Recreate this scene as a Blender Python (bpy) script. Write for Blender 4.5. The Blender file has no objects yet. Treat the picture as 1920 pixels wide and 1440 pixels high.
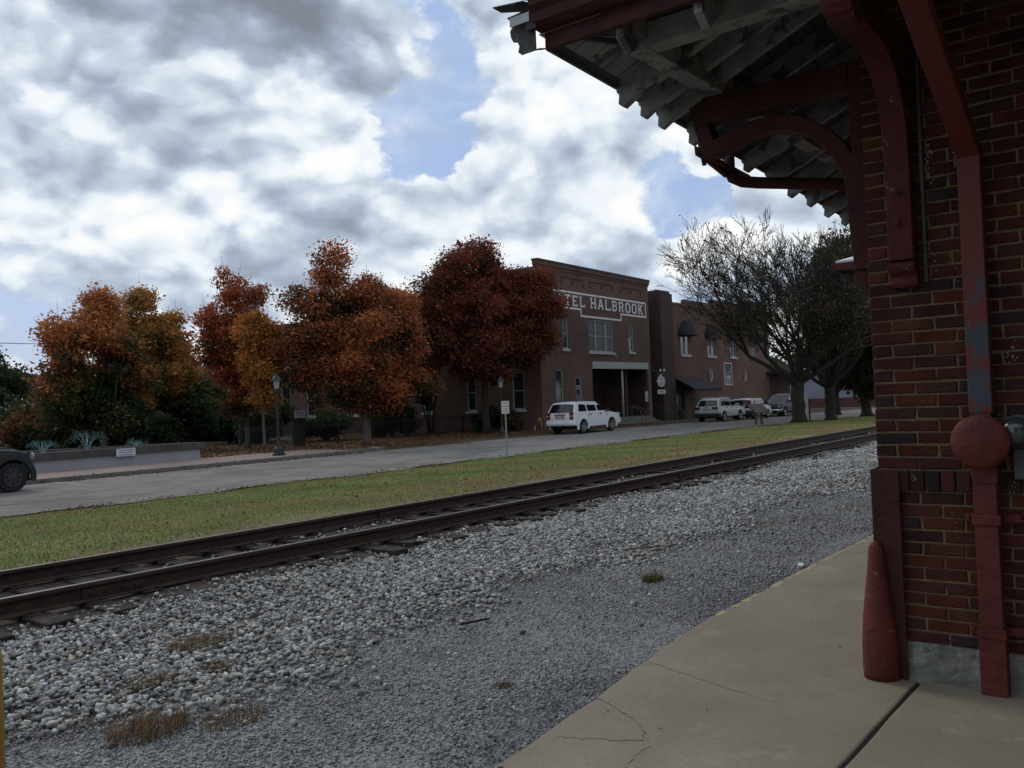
import bpy, bmesh, math, random
import numpy as np
from mathutils import Vector, Matrix

random.seed(7); RNG = np.random.default_rng(7)
SC = bpy.context.scene
COL = SC.collection
# ------------------------------------------------------------------ camera
yaw, roll, pitch = math.radians(37.5), math.radians(2.337), math.radians(1.04)
F0 = Vector((math.cos(yaw), math.sin(yaw), 0)); R0 = Vector((math.sin(yaw), -math.cos(yaw), 0)); UP = Vector((0, 0, 1))
FW = F0*math.cos(pitch)+UP*math.sin(pitch); U0 = UP*math.cos(pitch)-F0*math.sin(pitch)
RT = R0*math.cos(roll)-U0*math.sin(roll); UU = R0*math.sin(roll)+U0*math.cos(roll)
cd = bpy.data.cameras.new('camera'); cam = bpy.data.objects.new('camera', cd); COL.objects.link(cam)
m = Matrix((RT, UU, -FW)).transposed().to_4x4(); cam.matrix_world = m
cd.sensor_fit = 'HORIZONTAL'; cd.sensor_width = 36; cd.lens = 36*1680/1920
cd.clip_start = .05; cd.clip_end = 6000
SC.camera = cam
# ------------------------------------------------------------------ colour management
SC.view_settings.view_transform = 'Standard'; SC.view_settings.look = 'None'
SC.view_settings.exposure = EXPO = 0.20; SC.view_settings.gamma = 1; SC.view_settings.use_curve_mapping = False
SC.cycles.max_bounces = 5; SC.cycles.diffuse_bounces = 3; SC.cycles.glossy_bounces = 2; SC.cycles.transmission_bounces = 3
# ------------------------------------------------------------------ sun
SUN_AZ, SUN_EL = math.radians(78), math.radians(38)
sd = bpy.data.lights.new('sun', 'SUN'); sd.energy = .75; sd.angle = math.radians(14); sd.color = (1, .94, .84)
so = bpy.data.objects.new('sun', sd); COL.objects.link(so)
sv = Vector((math.cos(SUN_EL)*math.cos(SUN_AZ), math.cos(SUN_EL)*math.sin(SUN_AZ), math.sin(SUN_EL)))
so.rotation_euler = sv.to_track_quat('Z', 'Y').to_euler()
# ------------------------------------------------------------------ world : Nishita sky behind a broken cloud deck
W = bpy.data.worlds.new('World'); SC.world = W; W.use_nodes = True
nt = W.node_tree; nt.nodes.clear()
def wn(t, **k):
    n = nt.nodes.new(t)
    for a, b in k.items(): setattr(n, a, b)
    return n
def lk(a, b): nt.links.new(a, b)
def mth(op, a, b=None, clamp=False, c=None):
    n = wn('ShaderNodeMath', operation=op); n.use_clamp = clamp
    for i, v in enumerate((a, b, c)):
        if v is None: continue
        if isinstance(v, (int, float)): n.inputs[i].default_value = v
        else: lk(v, n.inputs[i])
    return n.outputs[0]
geo = wn('ShaderNodeTexCoord')
nrm = wn('ShaderNodeVectorMath', operation='NORMALIZE'); lk(geo.outputs['Generated'], nrm.inputs[0])
D = nrm.outputs[0]
sep = wn('ShaderNodeSeparateXYZ'); lk(D, sep.inputs[0])
zc = mth('ADD', mth('MAXIMUM', sep.outputs[2], 0.0), 0.62)
cx = mth('DIVIDE', sep.outputs[0], zc); cy = mth('DIVIDE', sep.outputs[1], zc); cz = mth('MULTIPLY', zc, 3.4)
cmb = wn('ShaderNodeCombineXYZ'); lk(cx, cmb.inputs[0]); lk(cy, cmb.inputs[1]); lk(cz, cmb.inputs[2])
P = cmb.outputs[0]
def noise(vec, scale, detail, rough=.55, dist=0., off=(0, 0, 0)):
    a = wn('ShaderNodeVectorMath', operation='ADD'); lk(vec, a.inputs[0]); a.inputs[1].default_value = off
    n = wn('ShaderNodeTexNoise'); lk(a.outputs[0], n.inputs['Vector'])
    n.inputs['Scale'].default_value = scale; n.inputs['Detail'].default_value = detail
    n.inputs['Roughness'].default_value = rough; n.inputs['Distortion'].default_value = dist
    return n.outputs['Fac']
def bump(d, rad, amt, prev):
    v = Vector(d).normalized()
    n = wn('ShaderNodeVectorMath', operation='DOT_PRODUCT'); lk(D, n.inputs[0]); n.inputs[1].default_value = v
    mr = wn('ShaderNodeMapRange'); mr.interpolation_type = 'SMOOTHSTEP'; lk(n.outputs['Value'], mr.inputs[0])
    mr.inputs[1].default_value = math.cos(math.radians(rad)); mr.inputs[2].default_value = 1.0
    mr.inputs[3].default_value = 0; mr.inputs[4].default_value = amt
    return mth('ADD', prev, mr.outputs[0])
def mrange(v, a, b, c=0., d=1., smooth=True):
    mr = wn('ShaderNodeMapRange'); mr.interpolation_type = 'SMOOTHSTEP' if smooth else 'LINEAR'
    lk(v, mr.inputs[0])
    for i, x in enumerate((a, b, c, d)): mr.inputs[i+1].default_value = x
    return mr.outputs[0]
mpz = wn('ShaderNodeVectorMath', operation='MULTIPLY'); lk(D, mpz.inputs[0]); mpz.inputs[1].default_value = (1, 1, 1.55)
Q0 = mpz.outputs[0]
# gentle domain warp so that nothing keeps a clean outline
dn = wn('ShaderNodeTexNoise'); lk(Q0, dn.inputs['Vector']); dn.inputs['Scale'].default_value = 4.0; dn.inputs['Detail'].default_value = 7; dn.inputs['Roughness'].default_value = .6
dv = wn('ShaderNodeVectorMath', operation='SUBTRACT'); lk(dn.outputs['Color'], dv.inputs[0]); dv.inputs[1].default_value = (.5, .5, .5)
dsc = wn('ShaderNodeVectorMath', operation='SCALE'); lk(dv.outputs[0], dsc.inputs[0]); dsc.inputs['Scale'].default_value = .30
da = wn('ShaderNodeVectorMath', operation='ADD'); lk(D, da.inputs[0]); lk(dsc.outputs[0], da.inputs[1])
dnn = wn('ShaderNodeVectorMath', operation='NORMALIZE'); lk(da.outputs[0], dnn.inputs[0]); D = dnn.outputs[0]
q2 = wn('ShaderNodeVectorMath', operation='SCALE'); lk(dv.outputs[0], q2.inputs[0]); q2.inputs['Scale'].default_value = .10
q3 = wn('ShaderNodeVectorMath', operation='ADD'); lk(Q0, q3.inputs[0]); lk(q2.outputs[0], q3.inputs[1]); Q = q3.outputs[0]
def vor(vec, scale, off=(0, 0, 0), detail=2.5, sm=.55, rough=.52):
    a = wn('ShaderNodeVectorMath', operation='ADD'); lk(vec, a.inputs[0]); a.inputs[1].default_value = off
    v = wn('ShaderNodeTexVoronoi'); v.feature = 'F1'; v.normalize = True; lk(a.outputs[0], v.inputs['Vector'])
    v.inputs['Scale'].default_value = scale; v.inputs['Detail'].default_value = detail; v.inputs['Roughness'].default_value = rough
    return mth('SUBTRACT', 1.0, v.outputs['Distance'])
def field(off):
    """height of the cloud tops: broad masses plus cauliflower heads"""
    lo = mth('MULTIPLY', mth('SUBTRACT', noise(Q, 2.6, 4, .55, 0., (3.1+off[0], 1.7+off[1], .4+off[2])), .5), 2.4)
    v_ = vor(Q, 8.5, off); bi = mth('MULTIPLY', mth('SUBTRACT', v_, .62), 2.3)
    return mth('ADD', lo, bi), v_
f0, v0 = field((0, 0, 0)); f1, v1 = field((.006, .012, .030))
c0 = mth('ADD', mth('MULTIPLY', f0, .85), .22)
for d, r_, a in (((.500,.785,.385), 14, 1.0), ((.598,.717,.358), 10, .5), ((.771,.588,.244), 14, .7), ((.82,.493,.292), 11, .6), ((.906,.373,.199), 9, .8),
                 ((.505,.824,.257), 12, .6), ((.533,.827,.18), 12, .5), ((.80,.576,.17), 12, .5),
                 ((.697,.645,.340), 8, -.95), ((.655,.692,.305), 6.5, -.95), ((.73,.60,.345), 8, -.6), ((.86,.44,.20), 6, -.6), ((.878,.425,.221), 5.0, -1.1), ((.60,.80,.10), 8, -.3), ((.403,.908,.119), 8, -.35), ((.86,.47,.14), 9, -.5), ((.47,.87,.13), 8, -.4)):
    c0 = bump(d, r_, a, c0)
alpha = mrange(c0, -.10, .20)
veil = mrange(noise(Q, 7.5, 6, .62, .4, (8, 1, 3)), .42, .72, .0, .55)
alpha = mth('ADD', alpha, mth('MULTIPLY', mth('SUBTRACT', 1.0, alpha), veil))
rim = mth('SUBTRACT', f0, f1)
dark = mth('ADD', mth('MULTIPLY', mth('SUBTRACT', noise(Q, 2.1, 4, .5, .2, (1.3, 7.7, 2.)), .5), 1.35), .22)
for d, r_, a in (((.490,.785,.410), 13, .85), ((.585,.715,.395), 8, .55), ((.40,.84,.375), 7, .35), ((.535,.827,.180), 10, .42), ((.80,.576,.160), 9, .38), ((.700,.610,.375), 6, .45), ((.70,.68,.20), 7, .28), ((.63,.75,.21), 7, .22),
                 ((.370,.862,.345), 8, -.5), ((.771,.588,.25), 10, -.30), ((.82,.493,.292), 9, -.3), ((.906,.373,.199), 8, -.6), ((.505,.824,.262), 11, -.85), ((.612,.738,.283), 8, -.60), ((.43,.87,.25), 7, -.5), ((.36,.92,.22), 9, -.2)):
    dark = bump(d, r_, a, dark)
dark = mth('MAXIMUM', dark, 0.)
fine = mth('MULTIPLY', mth('SUBTRACT', noise(Q, 11, 5, .6, 0., (4, 4, 4)), .5), .30)
b0 = mth('ADD', mth('ADD', .76, mth('MULTIPLY', rim, 1.12)), fine)
b0 = mth('ADD', b0, mth('MULTIPLY', mth('SUBTRACT', v0, .62), .55))
b0 = mth('SUBTRACT', b0, mth('MULTIPLY', dark, .60))
b0 = mrange(b0, -.35, 1.12, .0, 1., False)
ramp = wn('ShaderNodeValToRGB'); lk(b0, ramp.inputs[0])
e = ramp.color_ramp.elements
e[0].position = .02; e[0].color = (.19, .215, .265, 1); e[1].position = .976; e[1].color = (.87, .875, .86, 1)
for p_, c_ in ((.284, (.26, .30, .37, 1)), (.475, (.35, .415, .51, 1)), (.65, (.51, .585, .68, 1)), (.809, (.74, .79, .84, 1))):
    x = e.new(p_); x.color = c_
sky = wn('ShaderNodeTexSky', sky_type='NISHITA'); sky.sun_disc = False; sky.sun_elevation = SUN_EL
sky.sun_rotation = math.pi/2-SUN_AZ; sky.air_density = 1.2; sky.dust_density = 1.5
skys = wn('ShaderNodeVectorMath', operation='SCALE'); lk(sky.outputs[0], skys.inputs[0]); skys.inputs['Scale'].default_value = .085
hz = wn('ShaderNodeMix'); hz.data_type = 'RGBA'; hz.inputs[0].default_value = .85; lk(skys.outputs[0], hz.inputs[6]); hz.inputs[7].default_value = (.33, .45, .70, 1)
mixc = wn('ShaderNodeMix'); mixc.data_type = 'RGBA'; lk(alpha, mixc.inputs[0]); lk(hz.outputs[2], mixc.inputs[6]); lk(ramp.outputs[0], mixc.inputs[7])
bg = wn('ShaderNodeBackground'); lk(mixc.outputs[2], bg.inputs[0]); bg.inputs[1].default_value = 1.0   # the Nishita colour goes in at strength .085 (the scale above)
wo = wn('ShaderNodeOutputWorld'); lk(bg.outputs[0], wo.inputs[0])

# ------------------------------------------------------------------ helpers
MATS = {}
def node_mat(name):
    m = bpy.data.materials.new(name); m.use_nodes = True; t = m.node_tree
    b = t.nodes['Principled BSDF']; return m, t, b
def mat(name, col, rough=.75, var=.18, scale=3., bump=0., bscale=40., metal=0., attr=False, spec=.35, stain=None, coords='Object', coat=0.):
    """noise-mottled procedural surface; stain=(colour, scale, threshold) adds worn patches"""
    if name in MATS: return MATS[name]
    m, t, b = node_mat(name); N = t.nodes; Lk = t.links.new
    tc = N.new('ShaderNodeTexCoord'); no = N.new('ShaderNodeTexNoise'); no.inputs['Scale'].default_value = scale; no.inputs['Detail'].default_value = 6
    Lk(tc.outputs[coords], no.inputs['Vector'])
    mr = N.new('ShaderNodeMapRange'); mr.inputs[1].default_value = .25; mr.inputs[2].default_value = .75; mr.inputs[3].default_value = 1-var; mr.inputs[4].default_value = 1+var
    Lk(no.outputs['Fac'], mr.inputs[0])
    mx = N.new('ShaderNodeVectorMath'); mx.operation = 'SCALE'
    if attr:
        at = N.new('ShaderNodeAttribute'); at.attribute_name = 'col'; Lk(at.outputs['Color'], mx.inputs[0])
    else: mx.inputs[0].default_value = col[:3]
    Lk(mr.outputs[0], mx.inputs['Scale'])
    out = mx.outputs[0]
    if stain:
        sc_, ss, th = stain
        n2 = N.new('ShaderNodeTexNoise'); n2.inputs['Scale'].default_value = ss; n2.inputs['Detail'].default_value = 8; n2.inputs['Roughness'].default_value = .65
        Lk(tc.outputs[coords], n2.inputs['Vector'])
        r2 = N.new('ShaderNodeMapRange'); r2.inputs[1].default_value = th; r2.inputs[2].default_value = th+.05; Lk(n2.outputs['Fac'], r2.inputs[0])
        mm = N.new('ShaderNodeMix'); mm.data_type = 'RGBA'; Lk(r2.outputs[0], mm.inputs[0]); Lk(out, mm.inputs[6]); mm.inputs[7].default_value = (*sc_, 1)
        out = mm.outputs[2]
    Lk(out, b.inputs['Base Color'])
    b.inputs['Roughness'].default_value = rough; b.inputs['Metallic'].default_value = metal; b.inputs['Specular IOR Level'].default_value = spec
    b.inputs['Coat Weight'].default_value = coat
    if bump:
        nb = N.new('ShaderNodeTexNoise'); nb.inputs['Scale'].default_value = bscale; nb.inputs['Detail'].default_value = 5; Lk(tc.outputs[coords], nb.inputs['Vector'])
        bp = N.new('ShaderNodeBump'); bp.inputs['Strength'].default_value = bump; bp.inputs['Distance'].default_value = .02
        Lk(nb.outputs['Fac'], bp.inputs['Height']); Lk(bp.outputs[0], b.inputs['Normal'])
    MATS[name] = m; return m
def tag(o, label=None, cat=None, group=None, kind=None):
    if label: o['label'] = label
    if cat: o['category'] = cat
    if group: o['group'] = group
    if kind: o['kind'] = kind
    return o
def empty(name, loc=(0, 0, 0), rz=0., label=None, cat=None, group=None):
    o = bpy.data.objects.new(name, None); COL.objects.link(o); o.location = loc; o.rotation_euler.z = rz
    o.empty_display_size = .3
    return tag(o, label, cat, group)
def mesh_np(name, V, Fc, material, parent=None, smooth=False, cols=None):
    me = bpy.data.meshes.new(name)
    V = np.asarray(V, dtype=np.float32).reshape(-1, 3)
    if isinstance(Fc, np.ndarray):
        n, k = Fc.shape
        me.vertices.add(len(V)); me.vertices.foreach_set('co', V.ravel())
        me.loops.add(n*k); me.loops.foreach_set('vertex_index', Fc.astype(np.int32).ravel())
        me.polygons.add(n); me.polygons.foreach_set('loop_start', np.arange(0, n*k, k, dtype=np.int32))
        me.update(calc_edges=True)
    else:
        me.from_pydata([tuple(map(float, v)) for v in V], [], Fc); me.update()
    if smooth: me.polygons.foreach_set('use_smooth', np.ones(len(me.polygons), dtype=bool))
    if cols is not None:
        a = me.color_attributes.new('col', 'FLOAT_COLOR', 'POINT')
        c = np.ones((len(V), 4), dtype=np.float32); c[:, :3] = np.asarray(cols, dtype=np.float32).reshape(-1, 3)
        a.data.foreach_set('color', c.ravel())
    me.materials.append(material)
    o = bpy.data.objects.new(name, me); COL.objects.link(o)
    if parent is not None: o.parent = parent
    return o
class B:
    """collects shapes that become ONE mesh"""
    def __init__(s): s.v = []; s.f = []; s.c = []
    def add(s, vs, fs, col=None):
        k = len(s.v); s.v += [tuple(v) for v in vs]; s.f += [tuple(i+k for i in f) for f in fs]; s.c += [col or (1, 1, 1)]*len(vs); return s
    def box(s, a, b, col=None, M=None):
        x0, y0, z0 = a; x1, y1, z1 = b
        vs = [Vector(p) for p in ((x0,y0,z0),(x1,y0,z0),(x1,y1,z0),(x0,y1,z0),(x0,y0,z1),(x1,y0,z1),(x1,y1,z1),(x0,y1,z1))]
        if M: vs = [M @ v for v in vs]
        return s.add(vs, [(0,3,2,1),(4,5,6,7),(0,1,5,4),(1,2,6,5),(2,3,7,6),(3,0,4,7)], col)
    def prism(s, poly, h0, h1, ax='y', M=None, col=None):
        """polygon in the two other axes, extruded along ax"""
        def mk(p, h):
            a, b = p
            v = Vector((a, h, b)) if ax == 'y' else Vector((h, a, b)) if ax == 'x' else Vector((a, b, h))
            return M @ v if M else v
        n = len(poly); vs = [mk(p, h0) for p in poly]+[mk(p, h1) for p in poly]
        fs = [tuple(range(n)), tuple(range(2*n-1, n-1, -1))]+[(i, i+n, (i+1) % n+n, (i+1) % n) for i in range(n)]
        return s.add(vs, fs, col)
    def bar(s, p, q, w, h, up=(0, 0, 1), col=None):
        p, q = Vector(p), Vector(q); d = (q-p).normalized(); sd_ = d.cross(Vector(up)).normalized(); u_ = sd_.cross(d)
        vs = [c+sd_*(a*w/2)+u_*(b*h/2) for c in (p, q) for a, b in ((-1,-1),(1,-1),(1,1),(-1,1))]
        return s.add(vs, [(0,1,2,3),(7,6,5,4),(0,4,5,1),(1,5,6,2),(2,6,7,3),(3,7,4,0)], col)
    def tube(s, pts, rad, n=8, cap=True, col=None, sq=False):
        pts = [Vector(p) for p in pts]; rad = rad if isinstance(rad, (list, tuple)) else [rad]*len(pts)
        rings = []; prev = None
        for i, p in enumerate(pts):
            d = ((pts[min(i+1, len(pts)-1)]-pts[max(i-1, 0)])).normalized()
            a = prev if prev else (Vector((0, 0, 1)) if abs(d.z) < .9 else Vector((1, 0, 0)))
            u_ = (a-d*a.dot(d)).normalized(); prev = u_; w_ = d.cross(u_)
            rings.append([p+(u_*math.cos(t)+w_*math.sin(t))*rad[i] for t in (2*math.pi*(j+.5*sq)/n for j in range(n))])
        vs = [v for r in rings for v in r]; fs = []
        for i in range(len(rings)-1):
            for j in range(n): fs.append((i*n+j, i*n+(j+1) % n, (i+1)*n+(j+1) % n, (i+1)*n+j))
        if cap: fs += [tuple(range(n-1, -1, -1)), tuple(range((len(rings)-1)*n, len(rings)*n))]
        return s.add(vs, fs, col)
    def lathe(s, prof, c=(0, 0, 0), n=16, ax='z', col=None, M=None):
        vs = []; fs = []
        for r_, h in prof:
            for j in range(n):
                t = 2*math.pi*j/n; a, b = r_*math.cos(t), r_*math.sin(t)
                v = Vector((a, b, h)) if ax == 'z' else Vector((a, h, b)) if ax == 'y' else Vector((h, a, b))
                v = v+Vector(c); vs.append(M @ v if M else v)
        for i in range(len(prof)-1):
            for j in range(n): fs.append((i*n+j, i*n+(j+1) % n, (i+1)*n+(j+1) % n, (i+1)*n+j))
        fs += [tuple(range(n-1, -1, -1)), tuple(range((len(prof)-1)*n, len(prof)*n))]
        return s.add(vs, fs, col)
    def build(s, name, material, parent=None, smooth=False, attr=False, bev=0., jit=0., rz=None):
        V = np.array(s.v, dtype=np.float32)
        if jit: V = V+RNG.normal(0, jit, V.shape)
        o = mesh_np(name, V, s.f, material, parent, smooth, cols=[c[:3] for c in s.c] if attr else None)
        bm = bmesh.new(); bm.from_mesh(o.data); bmesh.ops.recalc_face_normals(bm, faces=bm.faces[:]); bm.to_mesh(o.data); bm.free()
        if bev:
            md = o.modifiers.new('bevel', 'BEVEL'); md.width = bev; md.segments = 2; md.limit_method = 'ANGLE'; md.angle_limit = .6
        return o
def copy_tree(o, parent=None):
    c = o.copy(); COL.objects.link(c)
    if parent is not None: c.parent = parent
    for ch in list(o.children): copy_tree(ch, c)
    return c

# ================================================================== THE SETTING
def road_z(x): return -2.03-.009*max(0., x-46)
def ground_z(x, y):
    pts = [(-60, -1.80), (2.2, -1.80), (2.9, -1.655), (5.0, -1.70), (6.6, -1.765), (7.55, -1.765), (7.85, -1.732), (10.1, -1.737), (10.4, -1.79), (12.5, -1.83), (19.0, -2.0), (20.2, -2.06), (29.2, -2.09), (29.6, -1.96), (34, -1.97), (600, -1.97)]
    for (a, za), (b, zb) in zip(pts, pts[1:]):
        if y <= b:
            z = za+(zb-za)*max(0, (y-a))/(b-a); break
    else: z = pts[-1][1]
    s = -.009*max(0., x-46) if y > 16 else -.009*max(0., x-46)*max(0, (y-11)/5) if y > 11 else 0
    return z+max(s, -.9)
def groundmat():
    m, t, b = node_mat('ground_soil_grass'); N = t.nodes; L = t.links.new
    tc = N.new('ShaderNodeTexCoord'); sp = N.new('ShaderNodeSeparateXYZ'); L(tc.outputs['Object'], sp.inputs[0])
    def nz(s, d=6, r=.6, st=None):
        n = N.new('ShaderNodeTexNoise'); n.inputs['Scale'].default_value = s; n.inputs['Detail'].default_value = d; n.inputs['Roughness'].default_value = r
        if st:
            mp = N.new('ShaderNodeMapping'); mp.inputs['Scale'].default_value = st; L(tc.outputs['Object'], mp.inputs[0]); L(mp.outputs[0], n.inputs['Vector'])
        else: L(tc.outputs['Object'], n.inputs['Vector'])
        return n.outputs['Fac']
    def mt(op, a, b_, c=None):
        n = N.new('ShaderNodeMath'); n.operation = op
        for i, v in enumerate((a, b_, c)):
            if v is None: continue
            if isinstance(v, (int, float)): n.inputs[i].default_value = v
            else: L(v, n.inputs[i])
        return n.outputs[0]
    def sm(v, a, b_):
        n = N.new('ShaderNodeMapRange'); n.interpolation_type = 'SMOOTHSTEP'; L(v, n.inputs[0]); n.inputs[1].default_value = a; n.inputs[2].default_value = b_; return n.outputs[0]
    def mix(f, a, b_):
        n = N.new('ShaderNodeMix'); n.data_type = 'RGBA'; L(f, n.inputs[0])
        for i, v in ((6, a), (7, b_)):
            if isinstance(v, tuple): n.inputs[i].default_value = (*v, 1)
            else: L(v, n.inputs[i])
        return n.outputs[2]
    yy = mt('ADD', sp.outputs[1], mt('MULTIPLY', mt('SUBTRACT', nz(.55, 5), .5), 2.2))
    fine = nz(38, 4, .7); med = nz(5, 6); big = nz(.5, 5)
    v = N.new('ShaderNodeTexVoronoi'); v.inputs['Scale'].default_value = 62; L(tc.outputs['Object'], v.inputs['Vector'])
    rb = N.new('ShaderNodeSeparateColor'); L(v.outputs['Color'], rb.inputs[0])
    grav = mix(rb.outputs[0], (.10, .105, .115), (.34, .345, .35))
    grav = mix(mt('MULTIPLY', sm(nz(1.1, 6), .5, .72), .55), grav, (.085, .08, .075))
    grav = mix(mt('MULTIPLY', sm(nz(3.1, 7, .7), .60, .72), .5), grav, (.13, .10, .075))
    bed = mix(med, (.035, .028, .024), (.10, .083, .07))
    dirt = mix(med, (.10, .078, .055), (.22, .17, .12))
    grs = mix(nz(.9, 7, .65, (.5, 1, 1)), (.10, .125, .035), (.20, .195, .075))
    grs = mix(mt('MULTIPLY', sm(nz(.45, 6, .7, (.5, 1, 1)), .5, .66), .7), grs, (.25, .18, .09))
    far = mix(nz(.8, 6), (.045, .042, .022), (.085, .06, .035))
    c = mix(sm(yy, 4.7, 5.3), grav, bed); c = mix(sm(yy, 10.3, 10.9), c, dirt); c = mix(sm(yy, 11.0, 12.6), c, grs)
    c = mix(sm(sp.outputs[1], 28, 29), c, far)
    L(c, b.inputs['Base Color']); b.inputs['Roughness'].default_value = .95; b.inputs['Specular IOR Level'].default_value = .15
    bp = N.new('ShaderNodeBump'); bp.inputs['Strength'].default_value = .8; bp.inputs['Distance'].default_value = .012
    L(mt('ADD', v.outputs['Distance'], fine), bp.inputs['Height']); L(bp.outputs[0], b.inputs['Normal'])
    return m
GM = groundmat()
xs = sorted(set([-600, -200, -80, -40, -20, -10]+list(np.arange(-6, 40, .5))+list(np.arange(40, 120, 2))+[140, 180, 260, 400, 800, 1600]))
ys = sorted(set([-800, -200, -60, -20, -8, -2, 2.2, 2.55]+list(np.arange(2.9, 20.3, .35))+[20.2, 24, 29.2, 29.6, 31, 33, 36, 40, 46, 54, 64, 80, 120, 200, 400, 900, 1800]))
V = []
for x in xs:
    for y in ys:
        z = ground_z(x, y)
        if 2.9 < y < 20 and -6 < x < 60:
            z += .016*math.sin(x*1.7+y*.6)+.012*math.sin(y*2.3-x*.8)
        V.append((x, y, z))
ny = len(ys); Fc = [(i*ny+j, (i+1)*ny+j, (i+1)*ny+j+1, i*ny+j+1) for i in range(len(xs)-1) for j in range(ny-1)]
tag(mesh_np('ground', V, Fc, GM, smooth=True), kind='structure')
# road : one long sheet falling gently to the right
asphalt = mat('worn_asphalt', (.172, .165, .158), .9, .25, 1.3, .5, 90, stain=((.125, .12, .115), .35, .55), spec=.25)
def strip(name, x0, x1, y0f, y1f, dz, m, step=3., th=None, nyy=2):
    V = []; n = max(2, int((x1-x0)/step)+1)
    for i in range(n):
        x = x0+(x1-x0)*i/(n-1); a, b_ = y0f(x), y1f(x)
        for k in range(nyy): V.append((x, a+(b_-a)*k/(nyy-1), road_z(x)+dz))
    F = [(i*nyy+k, (i+1)*nyy+k, (i+1)*nyy+k+1, i*nyy+k+1) for i in range(n-1) for k in range(nyy-1)]
    o = mesh_np(name, V, F, m); return tag(o, kind='structure')
strip('road', -160, 500, lambda x: 20.15+.18*math.sin(x*.9)+.10*math.sin(x*2.7), lambda x: 29.75 if x < 30 else 30.4+.1*(x-30) if x < 50 else 33.4+.056*(x-46.9), 0, asphalt, .4)
tag(mesh_np('side_road', [(92, 29, road_z(92)+.005), (112, 29, road_z(112)+.005), (118, 200, -2.3), (98, 200, -2.3)], [(0, 1, 2, 3)], asphalt), kind='structure')
markm = mat('faded_white_line_paint', (.36, .36, .35), .9, .5, 9)
mk = B()
for x, y, l in ((13.6, 27.2, 3.4), (20.2, 28.4, 1.9), (26.6, 28.9, 2.6)): mk.add([(x, y, -2.024), (x+.1, y, -2.024), (x+.25, y+l*.75, -2.024), (x+.15, y+l*.75, -2.024)], [(0, 1, 2, 3)])
tag(mk.build('road_marking', markm), kind='structure')
tar = B(); pts = [(5.5+i*.55, 24.9-.25*i+.12*math.sin(i*2.1)) for i in range(14)]
for (a, b_), (c, d) in zip(pts, pts[1:]): tar.add([(a, b_, -2.024), (c, d, -2.024), (c+.02, d+.035, -2.024), (a+.02, b_+.035, -2.024)], [(0, 1, 2, 3)])
tag(tar.build('tar_seam', mat('tar_crack_filler', (.03, .03, .032), .7)), kind='structure')
# kerb and brick pavement of the little plaza
def brickmat(name, c1, c2, mo, w=.215, h=.0677, scale=1., rough=.9, bump=.4, mort=.012, axis='xz', var=.25, vs=.6, stain=None):
    m, t, b = node_mat(name); N = t.nodes; L = t.links.new
    tc = N.new('ShaderNodeTexCoord'); sp = N.new('ShaderNodeSeparateXYZ'); L(tc.outputs['Object'], sp.inputs[0])
    cb = N.new('ShaderNodeCombineXYZ')
    if axis == 'wall':   # works on walls of either direction
        ad = N.new('ShaderNodeMath'); ad.operation = 'ADD'; L(sp.outputs[0], ad.inputs[0]); L(sp.outputs[1], ad.inputs[1]); L(ad.outputs[0], cb.inputs[0]); L(sp.outputs[2], cb.inputs[1])
    else:
        L(sp.outputs['XYZ'.index(axis[0].upper())], cb.inputs[0]); L(sp.outputs['XYZ'.index(axis[1].upper())], cb.inputs[1])
    br = N.new('ShaderNodeTexBrick'); L(cb.outputs[0], br.inputs['Vector']); br.inputs['Scale'].default_value = 1
    br.inputs['Brick Width'].default_value = w; br.inputs['Row Height'].default_value = h; br.inputs['Mortar Size'].default_value = mort; br.inputs['Mortar Smooth'].default_value = .2
    br.inputs['Color1'].default_value = (*c1, 1); br.inputs['Color2'].default_value = (*c2, 1); br.inputs['Mortar'].default_value = (*mo, 1)
    no = N.new('ShaderNodeTexNoise'); no.inputs['Scale'].default_value = vs; no.inputs['Detail'].default_value = 8; no.inputs['Roughness'].default_value = .65; L(tc.outputs['Object'], no.inputs['Vector'])
    mr = N.new('ShaderNodeMapRange'); mr.inputs[1].default_value = .3; mr.inputs[2].default_value = .7; mr.inputs[3].default_value = 1-var; mr.inputs[4].default_value = 1+var; L(no.outputs['Fac'], mr.inputs[0])
    sc = N.new('ShaderNodeVectorMath'); sc.operation = 'SCALE'; L(br.outputs['Color'], sc.inputs[0]); L(mr.outputs[0], sc.inputs['Scale'])
    L(sc.outputs[0], b.inputs['Base Color']); b.inputs['Roughness'].default_value = rough; b.inputs['Specular IOR Level'].default_value = .2
    bp = N.new('ShaderNodeBump'); bp.inputs['Strength'].default_value = bump; bp.inputs['Distance'].default_value = .01; bp.invert = True
    L(br.outputs['Fac'], bp.inputs['Height']); L(bp.outputs[0], b.inputs['Normal'])
    return m
concrete = mat('grey_concrete', (.30, .30, .30), .9, .2, 4, .3, 60, stain=((.16, .16, .16), 1.5, .6))
kb = B()
for i in range(14):
    x = -14+i*3.05; yk = 29.25 if x < 22 else 29.25+.05*(x-22)
    kb.box((x, yk, -2.2), (x+3.035, yk+.16, -1.885))
tag(kb.build('kerb', mat('dark_kerb_concrete', (.13, .125, .12), .95, .3, 3, .4, 50), bev=.02), kind='structure')
pv = brickmat('plaza_paver', (.30, .22, .19), (.24, .19, .17), (.17, .15, .13), .2, .1, axis='xy', var=.18)
tag(mesh_np('pavement', [(-14, 29.40, -1.9), (22, 29.40, -1.9), (29, 29.75, -1.9), (30.2, 33.5, -1.9), (29.5, 36.2, -1.9), (24, 36.6, -1.9), (-14, 37, -1.9)], [(0, 1, 2, 3, 4, 5, 6)], pv), kind='structure')
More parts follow.
